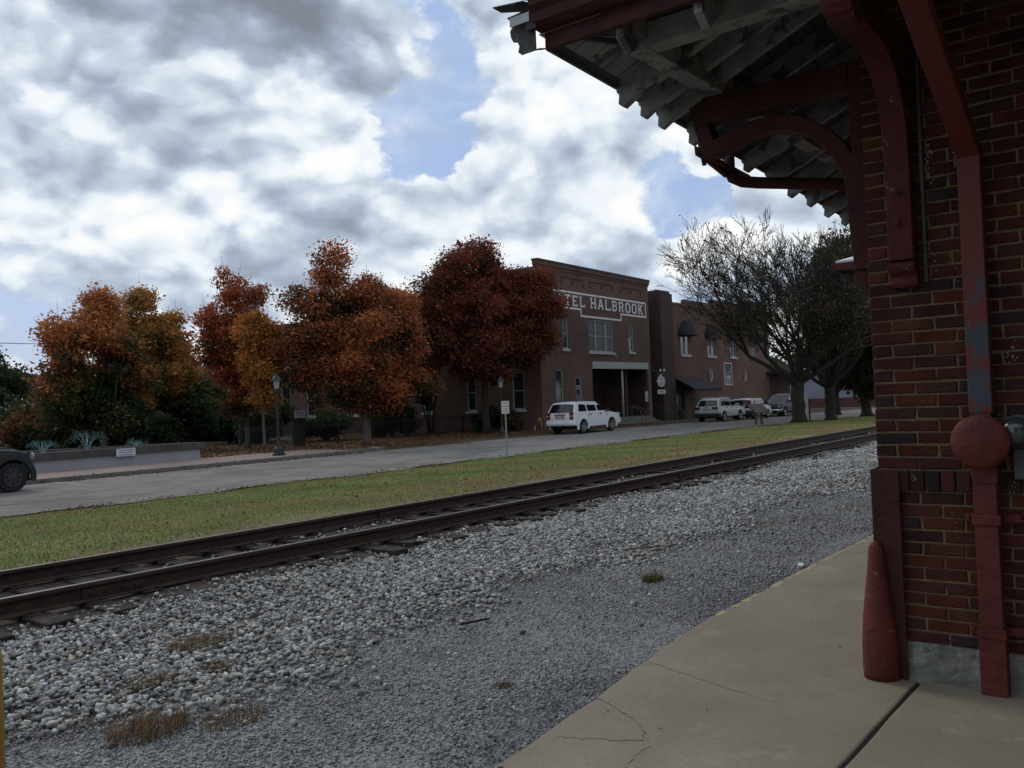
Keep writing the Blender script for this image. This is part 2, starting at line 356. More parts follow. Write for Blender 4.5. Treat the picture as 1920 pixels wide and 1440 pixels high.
# ------------------------------------------------------------------ concrete platform slab
slabm, t_, b_ = node_mat('platform_concrete')
def slab_nodes():
    N = t_.nodes; L = t_.links.new; tc = N.new('ShaderNodeTexCoord')
    def nz(s, d, r=.6):
        n = N.new('ShaderNodeTexNoise'); n.inputs['Scale'].default_value = s; n.inputs['Detail'].default_value = d; n.inputs['Roughness'].default_value = r; L(tc.outputs['Object'], n.inputs['Vector']); return n.outputs['Fac']
    def mix(f, a, b2):
        n = N.new('ShaderNodeMix'); n.data_type = 'RGBA'
        if isinstance(f, float): n.inputs[0].default_value = f
        else: L(f, n.inputs[0])
        for i, v in ((6, a), (7, b2)):
            if isinstance(v, tuple): n.inputs[i].default_value = (*v, 1)
            else: L(v, n.inputs[i])
        return n.outputs[2]
    def mr(v, a, b2, c=0., d=1.):
        n = N.new('ShaderNodeMapRange'); L(v, n.inputs[0]); n.inputs[1].default_value = a; n.inputs[2].default_value = b2; n.inputs[3].default_value = c; n.inputs[4].default_value = d; return n.outputs[0]
    c = mix(mr(nz(1.4, 7), .3, .7), (.255, .22, .165), (.345, .305, .24))
    c = mix(mr(nz(.7, 5), .55, .72, 0, .6), c, (.25, .235, .205))
    c = mix(mr(nz(160, 2, .5), .35, .7, 0, .55), c, (.15, .12, .09))
    c = mix(mr(nz(95, 2, .5), .66, .72, 0, .6), c, (.48, .44, .38))
    c = mix(mr(nz(3.3, 8, .75), .60, .70, 0, .5), c, (.15, .12, .095))
    c = mix(mr(nz(.45, 6, .7), .48, .62, 0, .5), c, (.19, .165, .125))
    c = mix(mr(nz(2.2, 9, .8), .57, .64, 0, .4), c, (.37, .34, .29))
    c = mix(mr(nz(11, 8, .8), .66, .70, 0, .5), c, (.11, .09, .07))
    L(c, b_.inputs['Base Color']); b_.inputs['Roughness'].default_value = .88; b_.inputs['Specular IOR Level'].default_value = .25
    bp = N.new('ShaderNodeBump'); bp.inputs['Strength'].default_value = .35; bp.inputs['Distance'].default_value = .004; L(nz(170, 3, .6), bp.inputs['Height']); L(bp.outputs[0], b_.inputs['Normal'])
slab_nodes()
def edge_y(x):
    e_ = [(-3, 2.30), (2, 2.42), (3, 2.51), (4, 2.61), (5, 2.74), (6, 2.83), (8, 2.84), (60, 2.84)]
    for (a, p), (c, q) in zip(e_, e_[1:]):
        if x <= c: return p+(q-p)*(x-a)/(c-a)
    return 2.84
JX = [-9, -2.1, 12.6, 17, 21.4, 25.8, 35]
JO = 1.26   # the open joint runs along y = 1.26
def slab_piece(bb, x0, x1, inner):
    n = max(2, int((x1-x0)/.25)); g = .006
    xs_ = [x0+g+(x1-x0-2*g)*i/n for i in range(n+1)]
    lo = [(x, (JO-.012 if inner else -6)) for x in xs_]
    if inner: hi = [(x, edge_y(x)+.006*math.sin(x*9)+.006*math.sin(x*23)) for x in xs_]; lo = [(x, JO+.010+.003*math.sin(x*14)) for x in xs_]
    else: hi = [(x, JO-.010+.003*math.sin(x*17+1)) for x in xs_]; lo = [(x, -8.) for x in xs_]
    top = [(*p, -1.59) for p in lo]+[(*p, -1.59) for p in hi[::-1]]; k = len(top)
    bt = [(p[0], p[1], -1.95) for p in top]
    bb.add(top+bt, [tuple(range(k))]+[(i, i+k, (i+1) % k+k, (i+1) % k) for i in range(k)])
sb = B()
for a, b2 in zip(JX, JX[1:]): slab_piece(sb, a, b2, True); slab_piece(sb, a, b2, False)
slab = tag(sb.build('platform', slabm, bev=.012), kind='structure')
jf = B(); jf.box((-9, JO-.012, -1.8), (35, JO+.014, -1.602))
tag(jf.build('joint_filler', mat('dirt_in_joint', (.02, .018, .016), 1., .3, 30)), kind='structure')
# faded yellow line along the platform edge
yl = B(); rr = random.Random(3); x = 5.7
while x < 34:
    l = rr.uniform(.03, .16)
    if rr.random() < (.52 if x < 7 else .9):
        w = rr.uniform(.02, .06); y0 = edge_y(x)-.004
        ya = y0-w*rr.uniform(.8, 1.1); yb = y0-w*rr.uniform(.7, 1.1)
        yl.add([(x, y0, -1.5885), (x+l, edge_y(x+l)-.004, -1.5885), (x+l, yb, -1.5885), (x, ya, -1.5885)], [(0, 1, 2, 3)])
    x += l*rr.uniform(.8, 1.15)
tag(yl.build('edge_line', mat('worn_yellow_paint', (.46, .37, .18), .85, .3, 25, stain=((.31, .27, .21), 22, .50))), kind='structure')
# cracks in the slab
def crack(pts, w0, seed):
    r_ = random.Random(seed); P_ = []
    for (a, b2), (c, d) in zip(pts, pts[1:]):
        n = 9
        for i in range(n):
            t = i/n; P_.append((a+(c-a)*t+r_.gauss(0, .008), b2+(d-b2)*t+r_.gauss(0, .008)))
    P_.append(pts[-1]); vs = []; 
    for i, (a, b2) in enumerate(P_):
        w = w0*(.35+r_.random())*(1-.6*i/len(P_)); vs += [(a-w/2, b2-w/3, -1.5887), (a+w/2, b2+w/3, -1.5887)]
    return vs, [(2*i, 2*i+2, 2*i+3, 2*i+1) for i in range(len(P_)-1)]
ck = B()
for k, (pts, w) in enumerate(((((4.01, 2.61), (3.86, 2.30), (3.62, 2.06), (3.30, 2.02), (3.0, 2.06)), .008), (((3.03, 2.5), (3.05, 2.37), (2.9, 2.2)), .012), (((4.72, 2.70), (4.62, 2.42), (4.50, 2.1), (4.4, 1.7)), .006), (((3.62, 2.08), (3.50, 2.35), (3.45, 2.47)), .005), (((7.2, 2.84), (7.2, 2.3)), .004))):
    v_, f_ = crack(pts, w, k+5); ck.add(v_, f_)
tag(ck.build('slab_cracks', mat('crack_dirt', (.035, .03, .025), 1.)), kind='structure')
# ------------------------------------------------------------------ stones
PH = (1+5**.5)/2
ICO_V = np.array([(-1,PH,0),(1,PH,0),(-1,-PH,0),(1,-PH,0),(0,-1,PH),(0,1,PH),(0,-1,-PH),(0,1,-PH),(PH,0,-1),(PH,0,1),(-PH,0,-1),(-PH,0,1)])/1.9
ICO_F = np.array([(0,11,5),(0,5,1),(0,1,7),(0,7,10),(0,10,11),(1,5,9),(5,11,4),(11,10,2),(10,7,6),(7,1,8),(3,9,4),(3,4,2),(3,2,6),(3,6,8),(3,8,9),(4,9,5),(2,4,11),(6,2,10),(8,6,7),(9,8,1)])
OCT_V = np.array([(1,0,0),(-1,0,0),(0,1,0),(0,-1,0),(0,0,1),(0,0,-1)])*1.
OCT_F = np.array([(0,2,4),(2,1,4),(1,3,4),(3,0,4),(2,0,5),(1,2,5),(3,1,5),(0,3,5)])
CUB_V = np.array([(-1,-1,-1),(1,-1,-1),(1,1,-1),(-1,1,-1),(-.8,-.8,1),(.8,-.8,1),(.8,.8,1),(-.8,.8,1)])*.68
CUB_F = np.array([(0,2,1),(0,3,2),(4,5,6),(4,6,7),(0,1,5),(0,5,4),(1,2,6),(1,6,5),(2,3,7),(2,7,6),(3,0,4),(3,4,7)])
def stones(name, pts, r, pal, shape='ico', flat=.65, jit=.16, material=None):
    BV, BF = (CUB_V, CUB_F) if shape == 'cube' else (OCT_V, OCT_F)
    n = len(pts); k = len(BV)
    V = BV[None]*(1+RNG.normal(0, jit, (n, k, 3)))
    V = V*np.stack([RNG.uniform(.8, 1.5, n), RNG.uniform(.65, 1.05, n), RNG.uniform(flat*.7, flat*1.3, n)], 1)[:, None]
    t = RNG.normal(0, .55, n); c, s = np.cos(t)[:, None], np.sin(t)[:, None]
    y, z = V[..., 1].copy(), V[..., 2].copy(); V[..., 1] = y*c-z*s; V[..., 2] = y*s+z*c
    t = RNG.uniform(0, 6.3, n); c, s = np.cos(t)[:, None], np.sin(t)[:, None]
    x, y = V[..., 0].copy(), V[..., 1].copy(); V[..., 0] = x*c-y*s; V[..., 1] = x*s+y*c
    V = V*np.asarray(r)[:, None, None]+pts[:, None]
    Fa = (BF[None]+np.arange(n)[:, None, None]*k).reshape(-1, 3)
    pal = np.array(pal); ci = pal[RNG.integers(0, len(pal), n)]*RNG.uniform(.72, 1.28, (n, 1))
    cols = np.repeat(ci, k, axis=0)
    return mesh_np(name, V.reshape(-1, 3), Fa, material, cols=cols)
def gz(x, y): return np.array([ground_z(a, b2)+.016*math.sin(a*1.7+b2*.6)+.012*math.sin(b2*2.3-a*.8) for a, b2 in zip(x, y)])
stonem = mat('crushed_stone', (1, 1, 1), .92, .22, 60, attr=True, spec=.2)
PAL = [(.34, .35, .355), (.41, .415, .405), (.26, .27, .285), (.19, .20, .215), (.47, .47, .45), (.32, .30, .265), (.38, .36, .33), (.28, .29, .295), (.44, .445, .44), (.16, .165, .175), (.25, .22, .19)]
def edge_noise(x): return .34*np.sin(x*1.1+.6)+.22*np.sin(x*2.7+2)+.12*np.sin(x*6.1)
def scatter(n, x0, x1, y0, y1, keep=None):
    x = RNG.uniform(x0, x1, n); y = RNG.uniform(y0, y1, n)
    if keep is not None:
        k = keep(x, y); x, y = x[k], y[k]
    return x, y
def coarse_keep(x, y):
    e_ = 4.85+edge_noise(x)*.9; p = 1/(1+np.exp(-(y-e_)/.11)); p = np.maximum(p, .012); return RNG.random(len(x)) < p
P_all = []; R_all = []
for n, x0, x1, y0, y1, rm in ((56000, -1, 14, 3.6, 7.72, .0165), (34000, 14, 34, 3.6, 7.72, .0215), (12000, 34, 62, 3.2, 7.72, .032)):
    x, y = scatter(n, x0, x1, y0, y1, coarse_keep)
    r = rm*np.exp(np.clip(RNG.normal(0, .36, len(x)), -1, .62))
    z = gz(x, y)+r*.25+RNG.uniform(0, .022, len(x)); P_all.append(np.stack([x, y, z], 1)); R_all.append(r)
# shoulder stones between and beside the sleepers
x, y = scatter(24000, -2, 40, 7.5, 10.75, lambda x, y: ((y > 8.45) & (y < 9.55) & (RNG.random(len(x)) < .35*np.clip(.5+1.1*np.sin(x*.9+1)+.6*np.sin(x*2.3), 0, 1))) | ((y < 8.0) & (RNG.random(len(x)) < .95)) | ((y > 9.9) & (RNG.random(len(x)) < .10)))
r = .0165*np.exp(RNG.normal(0, .3, len(x))); P_all.append(np.stack([x, y, gz(x, y)+r*.4+.012], 1)); R_all.append(r)
PP = np.concatenate(P_all); RR = np.concatenate(R_all)
tag(stones('ballast', PP, RR, PAL, 'cube', .62, .30, stonem), kind='stuff')
# fine gravel
def fine_keep(x, y): return (y > np.array([edge_y(a) for a in x])+.01) & (RNG.random(len(x)) < np.clip((5.6+edge_noise(x)-y)/.7, 0, 1))
Pf = []; Rf = []
for n, x0, x1, y0, y1, rm in ((60000, 1.2, 7, 2.5, 5.6, .0062), (30000, 7, 14, 2.8, 5.6, .0085), (12000, 14, 34, 2.8, 5.2, .013)):
    x, y = scatter(n, x0, x1, y0, y1, fine_keep); r = rm*np.exp(RNG.normal(0, .33, len(x)))
    Pf.append(np.stack([x, y, gz(x, y)+r*.3], 1)); Rf.append(r)
tag(stones('gravel', np.concatenate(Pf), np.concatenate(Rf), [(.27, .28, .30), (.33, .335, .35), (.19, .195, .21), (.42, .42, .42), (.13, .13, .14), (.28, .255, .22)], 'oct', .8, .2, stonem), kind='stuff')
# ------------------------------------------------------------------ grass, weeds and leaf litter
def blades(name, x, y, z, h, pal, lean=.5, w=.006, material=None):
    n = len(x); a = RNG.uniform(0, 6.3, n); l = RNG.uniform(0, lean, n); h = h*RNG.uniform(.6, 1.4, n)
    dx, dy = np.cos(a), np.sin(a); b0 = np.stack([x, y, z-.01], 1); sd_ = np.stack([-dy, dx, dx*0], 1)*w
    tip = b0+np.stack([dx*l*h, dy*l*h, h], 1)
    V = np.stack([b0-sd_, b0+sd_, tip], 1).reshape(-1, 3); Fa = np.arange(3*n).reshape(-1, 3)
    pal = np.array(pal)
    return V, Fa, pal
grassm = mat('grass_blade', (1, 1, 1), .8, .1, 20, attr=True, spec=.2)
x, y = scatter(430000, 3, 62, 11.0, 20.6, lambda x, y: (RNG.random(len(x)) < np.clip(22/np.maximum(x, 8), .22, 1)*np.clip((y-11.15-.5*np.sin(x*.8)-.35*np.sin(x*2.1))/1.3, .03, 1)*np.clip((20.25+.25*np.sin(x*1.3)-y)/.3, 0, 1)))
z = gz(x, y)
V, Fa, _ = blades('g', x, y, z, .038, [(0, 0, 0)], .9, .007)
pn = .62+.22*np.sin(x*.55+1.2*np.sin(y*.7))+.2*np.sin(y*1.4+x*.23)+.16*np.sin(x*1.9+y)+RNG.normal(0, .16, len(x))
pn += np.clip((9-x)/8, 0, .6)*np.clip(1-abs(y-12.8)/2.5, 0, 1)*1.0
pn -= np.clip((15.0+.6*np.sin(x*.5)-y)/2.4, 0, 1.0)*np.clip((x-5)/8, 0, 1)
pn = np.clip(pn, 0, 1)[:, None]
c = np.array((.27, .19, .10))*(1-pn)+np.array((.12, .225, .05))*pn
lush = (np.clip((10-x)/4, 0, 1)*np.clip(1-abs(y-12.6)/1.6, 0, 1))[:, None]; c = c*(1-lush*.6)+np.array((.07, .19, .035))*lush*.6
c = c*RNG.uniform(.75, 1.3, (len(x), 1))
tag(mesh_np('grass', V, Fa, grassm, cols=np.repeat(c, 3, axis=0)), kind='stuff')
def tuft(x, y, rad, n, h, pal, zz=None):
    a = RNG.uniform(0, 6.3, n); q = rad*np.sqrt(RNG.random(n)); px, py = x+q*np.cos(a)*1.3, y+q*np.sin(a)
    z = gz(px, py); V, Fa, _ = blades('t', px, py, z, h, pal, 1.1, .0022); c = np.array(pal)[RNG.integers(0, len(pal), n)]*RNG.uniform(.7, 1.3, (n, 1)); return V, Fa, c
DRY = [(.20, .11, .05), (.26, .17, .09), (.14, .08, .045), (.17, .14, .06)]
wd = [(3.9, 6.05, .20, .10), (3.05, 5.3, .13, .07), (3.5, 5.2, .10, .06), (2.55, 4.45, .17, .10), (2.9, 4.2, .15, .05), (7.1, 3.95, .09, .08), (10.6, 4.4, .30, .03), (11.3, 4.1, .35, .03), (9.6, 4.6, .25, .02), (4.1, 3.3, .05, .03), (12.8, 3.9, .3, .03), (15.5, 4.3, .5, .04), (16.2, 4.8, .4, .04), (8.9, 4.2, .12, .02), (4.6, 5.9, .1, .05), (6.9, 5.7, .1, .04)]
for i, (x, y, rad, h) in enumerate(wd):
    V, Fa, c = tuft(x, y, rad, int(300+rad*2200), h, DRY if i != 5 else [(.09, .10, .03), (.18, .12, .05)])
    o = mesh_np('weed', V, Fa, grassm, cols=np.repeat(c, 3, axis=0))
    o['category'] = 'weed'; o['group'] = 'dry weeds in the gravel'
    o['label'] = ['large brown weed tuft in the coarse ballast below the sleepers', 'small brown weed in the ballast at far left of the track bed', 'low dry weed beside another in the left ballast', 'spiky dry weed tuft in the ballast at bottom left corner', 'low dry weed patch right of the spiky one at bottom left', 'round greenish grass tuft alone in the fine gravel', 'flat tan weed patch on the gravel, nearest of the middle cluster', 'flat tan weed patch on the gravel nearer the platform', 'flat tan weed patch at the edge of the coarse stones', 'tiny reddish weed in dark fine gravel near the platform', 'flat tan weed patch beyond the middle cluster', 'tan weed patch in far gravel beside the station corner', 'tan weed patch in the far ballast left of the station corner', 'faint dry weed near the round green tuft', 'thin dry weed right of the large brown tuft', 'thin dry weed in ballast beside the near rail'][i]
# brown fringe of leaf dirt along the platform edge
def leaves(name, x, y, z, s, pal, material):
    n = len(x); a = RNG.uniform(0, 6.3, n); t1 = RNG.normal(0, .35, n); t2 = RNG.normal(0, .35, n); s = s*RNG.uniform(.6, 1.4, n)
    u_ = np.stack([np.cos(a), np.sin(a), t1], 1)*s[:, None]; v_ = np.stack([-np.sin(a), np.cos(a), t2], 1)*(s*.6)[:, None]; c0 = np.stack([x, y, z+.006], 1)
    V = np.stack([c0-u_, c0-v_, c0+u_, c0+v_], 1).reshape(-1, 3); Fa = np.arange(4*n).reshape(-1, 4)
    c = np.array(pal)[RNG.integers(0, len(pal), n)]*RNG.uniform(.6, 1.3, (n, 1))
    return mesh_np(name, V, Fa, material, cols=np.repeat(c, 4, axis=0))
leafm, lt, lb = node_mat('leaf')
def leaf_nodes():
    N = lt.nodes; L = lt.links.new; at = N.new('ShaderNodeAttribute'); at.attribute_name = 'col'
    L(at.outputs['Color'], lb.inputs['Base Color']); lb.inputs['Roughness'].default_value = .6; lb.inputs['Specular IOR Level'].default_value = .1
    tr = N.new('ShaderNodeBsdfTranslucent'); L(at.outputs['Color'], tr.inputs[0]); mx = N.new('ShaderNodeMixShader'); mx.inputs[0].default_value = .35
    L(lb.outputs[0], mx.inputs[1]); L(tr.outputs[0], mx.inputs[2]); L(mx.outputs[0], N['Material Output'].inputs[0])
leaf_nodes()
FALL = [(.17, .07, .035), (.20, .11, .055), (.13, .05, .03), (.10, .065, .04), (.17, .13, .07)]
x1, y1 = scatter(9000, 5.8, 30, 2.84, 3.4, lambda x, y: RNG.random(len(x)) < np.exp(-(y-2.84)/.14))
x2, y2 = scatter(30000, 3, 60, 18.6, 21.0, lambda x, y: RNG.random(len(x)) < .8*np.exp(-((y-20.1)/.35)**2)*(.4+.6*np.sin(x*1.1)**2))
x3, y3 = scatter(26000, 14, 56, 27.6, 33.8, lambda x, y: RNG.random(len(x)) < np.where(x < 27, np.exp(-((y-29.15)/.25)**2), np.clip((y-29.2-.6*np.sin(x*.9))/1.6, 0, 1)))
x4, y4 = scatter(24000, 16, 46, 33, 48, lambda x, y: (x > 22) | (y > 37))
x5, y5 = scatter(5000, 3, 50, 11.5, 19.5)
Z = lambda x, y: np.array([(ground_z(a, b2) if not (20.2 < b2 < 29.75) else road_z(a)) if not (b2 > 29.4 and a < 29.5 and b2 < 36.4) else -1.897 for a, b2 in zip(x, y)])
x6, y6 = scatter(500, 3.0, 12, -.5, 2.78, lambda x, y: RNG.random(len(x)) < .08+.8*np.exp(-abs(y-1.3)/.06)+.5*np.exp(-(2.8-y)/.12))
xa, ya = np.concatenate([x1, x2, x3, x4, x5, x6]), np.concatenate([y1, y2, y3, y4, y5, y6])
sz = np.concatenate([np.full(len(x1), .012), np.full(len(x2), .04), np.full(len(x3), .06), np.full(len(x4), .08), np.full(len(x5), .035), np.full(len(x6), .008)])
tag(leaves('fallen_leaves', xa, ya, np.concatenate([Z(xa[:-len(x6)], ya[:-len(x6)]), np.full(len(x6), -1.592)]), sz, FALL, leafm), kind='stuff')
# ------------------------------------------------------------------ railway track
rust = mat('rusty_rail_steel', (.048, .028, .022), .85, .35, 9, .3, 60)
shine = mat('polished_rail_head', (.13, .12, .115), .42, .4, 4, metal=.5)
tim = mat('weathered_sleeper_timber', (.034, .025, .022), .95, .5, 6, .9, 45, stain=((.075, .055, .045), 5, .60))
trk = empty('railway_track', (0, 0, -1.70), 0, 'single railway track with rusty rails on dark wooden sleepers crossing the picture', 'railway track')
def rail(y, gauge_side):
    prof = [(-.07, 0), (.07, 0), (.07, .012), (.012, .03), (.010, .125), (.036, .135), (.036, .160), (.030, .166), (-.030, .166), (-.036, .160), (-.036, .135), (-.010, .125), (-.012, .03), (-.07, .012)]
    b = B(); b.prism([(p[0]+y, p[1]) for p in prof], -12, 160, 'x'); o = b.build('rail', rust, trk); o.location.z = 0.006
    h = B(); h.add([(-12, y-.029, .1725), (160, y-.029, .1725), (160, y+.029, .1725), (-12, y+.029, .1725)], [(0, 1, 2, 3)])
    hh = h.build('rail_head', shine, o)
    for xj in (4.4 if gauge_side > 0 else 9.6, 16.3 if gauge_side > 0 else 21.5):
        fp = B(); fp.box((xj-.3, y-.034, .028), (xj+.3, y-.014, .115)); fp.box((xj-.3, y+.014, .028), (xj+.3, y+.034, .115))
        for q in (-.22, -.08, .08, .22): fp.tube([(xj+q, y-.034, .07), (xj+q, y-.055, .07)], .017, 6)
        fp.build('joint_bar', rust, o)
    return o
rail(8.235, 1); rail(9.74, -1)
rt = random.Random(11); plate_me = None; NT = 100; stuffb = B()
for i in range(180):
    x = -4.2+i*.56+rt.uniform(-.05, .05)
    if i < NT:
        b = B(); L_ = 2.6; w = .115; y0 = -1.3+rt.uniform(-.14, .10); n = 5
        for j in range(n): b.add([(sx*w*rt.uniform(.9, 1.05), y0+j*L_/(n-1), zz+rt.gauss(0, .006)) for sx, zz in ((-1, -.16), (1, -.16), (1, -.004), (-1, -.004))], [])
        b.f = [(j*4+k, j*4+(k+1) % 4, j*4+4+(k+1) % 4, j*4+4+k) for j in range(n-1) for k in range(4)]+[(3, 2, 1, 0), (n*4-4, n*4-3, n*4-2, n*4-1)]
        o = b.build('sleeper', tim, trk, bev=.012); o.location = (x, 8.987, -.002); o.rotation_euler.z = rt.gauss(0, .02)
        if i < 46:
            for yy in (-.752, .752):
                if plate_me is None:
                    pb = B(); pb.box((-.09, -.15, -.003), (.09, .15, .010))
                    for sx in (-.055, .055):
                        for sy in (-.095, .095): pb.box((sx-.012, sy-.02, .008), (sx+.012, sy+.02, .034))
                    pp = pb.build('tie_plate', rust, o); plate_me = pp.data
                else:
                    pp = bpy.data.objects.new('tie_plate', plate_me); COL.objects.link(pp); pp.parent = o
                pp.location = (0, yy, 0)
    else: stuffb.box((x-.115, 7.69, -.16), (x+.115, 10.29, -.002))
tag(stuffb.build('far_sleepers', tim, trk), kind='stuff')
# odd timber scraps, a stick and litter in the gravel
def scrap(name, p, q, w, h, m, lab, cat):
    b = B(); b.bar(p, q, w, h); tag(b.build(name, m, bev=.003), lab, cat)
scrap('wood_scrap', (6.63, 5.63, -1.70), (6.88, 5.50, -1.70), .05, .03, tim, 'small dark scrap of wood lying on the ballast beside the sleepers', 'wood scrap')
scrap('stick', (5.1, 4.5, -1.672), (5.35, 4.42, -1.672), .016, .016, tim, 'thin dark stick at the edge of the fine gravel', 'stick')
scrap('broken_branch', (8.4, 5.0, -1.66), (8.75, 4.75, -1.66), .014, .014, mat('reddish_twig', (.14, .07, .04), .9), 'reddish broken twig lying on the coarse stones', 'twig')
scrap('white_litter', (8.15, 2.99, -1.635), (8.27, 3.03, -1.632), .05, .012, mat('white_plastic', (.7, .7, .7), .5), 'scrap of white litter beside the yellow platform edge', 'litter')

# ================================================================== STATION BUILDING
WX, WY, FL = 5.14, 1.43, -1.59
dep = empty('station_building', (WX, WY, FL), 0, 'dark red brick railway station with deep bracketed eaves beside the concrete platform, nearest building', 'station')
def D_(b, name, m, par=None, **k):
    """build a mesh given in world coordinates as a child of the station"""
    o = b.build(name, m, None, **k); o.parent = par or dep
    org = Vector((WX, WY, FL)) 
    if par is None: o.location = -org
    return o
redp = mat('old_red_paint', (.058, .014, .014), .72, .35, 5, .45, 28, spec=.3, stain=((.065, .022, .020), 7, .58))
redchip = mat('chipped_red_paint', (.085, .017, .015), .72, .35, 6, .5, 28, spec=.3, stain=((.30, .28, .26), 15, .645))
dirtyw = mat('dirty_white_paint', (.25, .25, .245), .88, .35, 6, .4, 30, stain=((.09, .09, .09), 5, .54))
mortar = mat('tan_mortar', (.19, .145, .080), .95, .3, 14, .6, 90)
brickp = mat('station_brick', (1, 1, 1), .92, .42, 4.5, .8, 110, attr=True, spec=.2)
br = random.Random(5)
def bcol():
    t = br.random()
    c = (.092, .027, .023) if t < .40 else (.078, .026, .024) if t < .68 else (.062, .027, .026) if t < .88 else (.045, .028, .029) if t < .96 else (.095, .038, .027)
    k = br.uniform(.8, 1.2); return (c[0]*k, c[1]*k, c[2]*k, 1)
def brick(b, x0, x1, y0, y1, z0, z1):
    """one brick with softened, slightly uneven arrises"""
    c = bcol(); j = lambda a: br.gauss(0, a*1.7)
    e = .006; dx = j(.0012)
    b.add([(x0+dx+e, y0+j(.0015), z0+j(.0012)), (x0+dx+e, y1+j(.0015), z0+j(.0012)), (x0+dx+e, y1+j(.0015), z1+j(.0012)), (x0+dx+e, y0+j(.0015), z1+j(.0012)),
           (x0+dx, y0+e, z0+e), (x0+dx, y1-e, z0+e), (x0+dx, y1-e, z1-e), (x0+dx, y0+e, z1-e),
           (x1, y0, z0), (x1, y1, z0), (x1, y1, z1), (x1, y0, z1)],
          [(4, 7, 6, 5), (0, 4, 5, 1), (1, 5, 6, 2), (2, 6, 7, 3), (3, 7, 4, 0), (0, 1, 9, 8), (1, 2, 10, 9), (2, 3, 11, 10), (3, 0, 8, 11)], c)
    if y1 > WY-.02:   # corner brick shows its end too
        pass
CH = .0677; BW = .2132; JN = .011
wb = B(); zt = -.462; row = 0; z = zt
while z < 2.75:
    y = WY; first = BW*(.5 if row % 2 else 1)-JN*.0
    w = first
    while y > -3.1:
        brick(wb, WX, WX+.06, y-w+JN/2, y-(JN/2 if y < WY else 0), z+JN/2, z+CH-JN/2); y -= w; w = BW+br.gauss(0, .002)
    z += CH; row += 1
y = WY-.02
while y > -3.1:       # projecting soldier course
    brick(wb, WX-.022, WX+.06, y-.075+JN/2, y-JN/2, zt-.112, zt-JN/2); y -= .0755
z = zt-.118-CH; row = 0
while z > -1.40:
    y = WY; w = BW*(.5 if row % 2 else 1)
    while y > -3.1:
        brick(wb, WX, WX+.06, y-w+JN/2, y-(JN/2 if y < WY else 0), z+JN/2, z+CH-JN/2); y -= w; w = BW+br.gauss(0, .002)
    z -= CH; row += 1
rr = random.Random(8)
# chips of white and old mortar splashes on the wall
sp = wb
for (yc, zc, n, s) in ((1.09, 1.22, 14, .018), (.96, 1.18, 9, .014), (.955, .98, 9, .013), (1.12, .72, 8, .012), (1.10, .62, 6, .010), (.74, .16, 12, .012), (.77, .10, 10, .012), (.98, .55, 5, .009), (1.02, .64, 4, .008), (.93, 1.05, 7, .010), (1.24, -.49, 7, .010), (1.18, -.05, 3, .006), (1.05, -.75, 5, .008), (1.09, 1.10, 8, .012), (.80, -.18, 7, .010), (.77, -.52, 7, .012)):
    for i in range(n):
        y, z = yc+rr.gauss(0, .010), zc+rr.gauss(0, .035); k = rr.uniform(.3, 1)*s*.55; px = WX-.0045-(.022 if -.575 < z < -.465 else 0)
        q = [(px, y+k*math.cos(a)*rr.uniform(.4, 1), z+1.5*k*math.sin(a)*rr.uniform(.4, 1)) for a in (0, 1, 2.1, 3.1, 4.2, 5.2)]; sp.add(q, [tuple(range(6))], (.33, .33, .31, 1))
D_(wb, 'brick_face', brickp, attr=True)
core = B(); core.box((WX+.009, -3.1, -1.36), (WX+.35, WY-.003, 2.75)); D_(core, 'mortar_bed', mortar)
bigbr = brickmat('station_far_brick', (.155, .04, .03), (.10, .035, .032), (.20, .145, .075), .2132, CH, axis='wall', vs=3)
fw = B(); fw.box((WX+.36, -3.4, -1.36), (26, WY-.012, 2.75)); fw.box((WX+.05, -7, -1.36), (26, -3.11, 2.75)); D_(fw, 'wall', bigbr)
sidew = B(); sidew.box((WX+.06, WY-.02, -1.36), (26, WY, 2.75)); D_(sidew, 'track_side_wall', bigbr)
# rough concrete footing
ft = B(); rr = random.Random(8); n = 44
vs = []; nz_ = 7
for i in range(n+1):
    y = WY+.012-(4.4*i/n)
    for k in range(nz_):
        t = k/(nz_-1); x = WX+.012-.004-.035*(1-t)**2*rr.uniform(.3, 1)-rr.uniform(0, .016)*(1-t*.7)
        vs.append((x+(0.02 if k == nz_-1 else 0), y, -1.60+t*.235+rr.gauss(0, .004)))
ft.add(vs, [(i*nz_+k, i*nz_+k+1, (i+1)*nz_+k+1, (i+1)*nz_+k) for i in range(n) for k in range(nz_-1)])
ft.box((WX+.02, -7, -1.7), (26, WY+.011, -1.361))
D_(ft, 'foundation', mat('rough_foundation_concrete', (.20, .20, .18), .95, .35, 9, 1., 35, stain=((.30, .31, .29), 6, .56)))
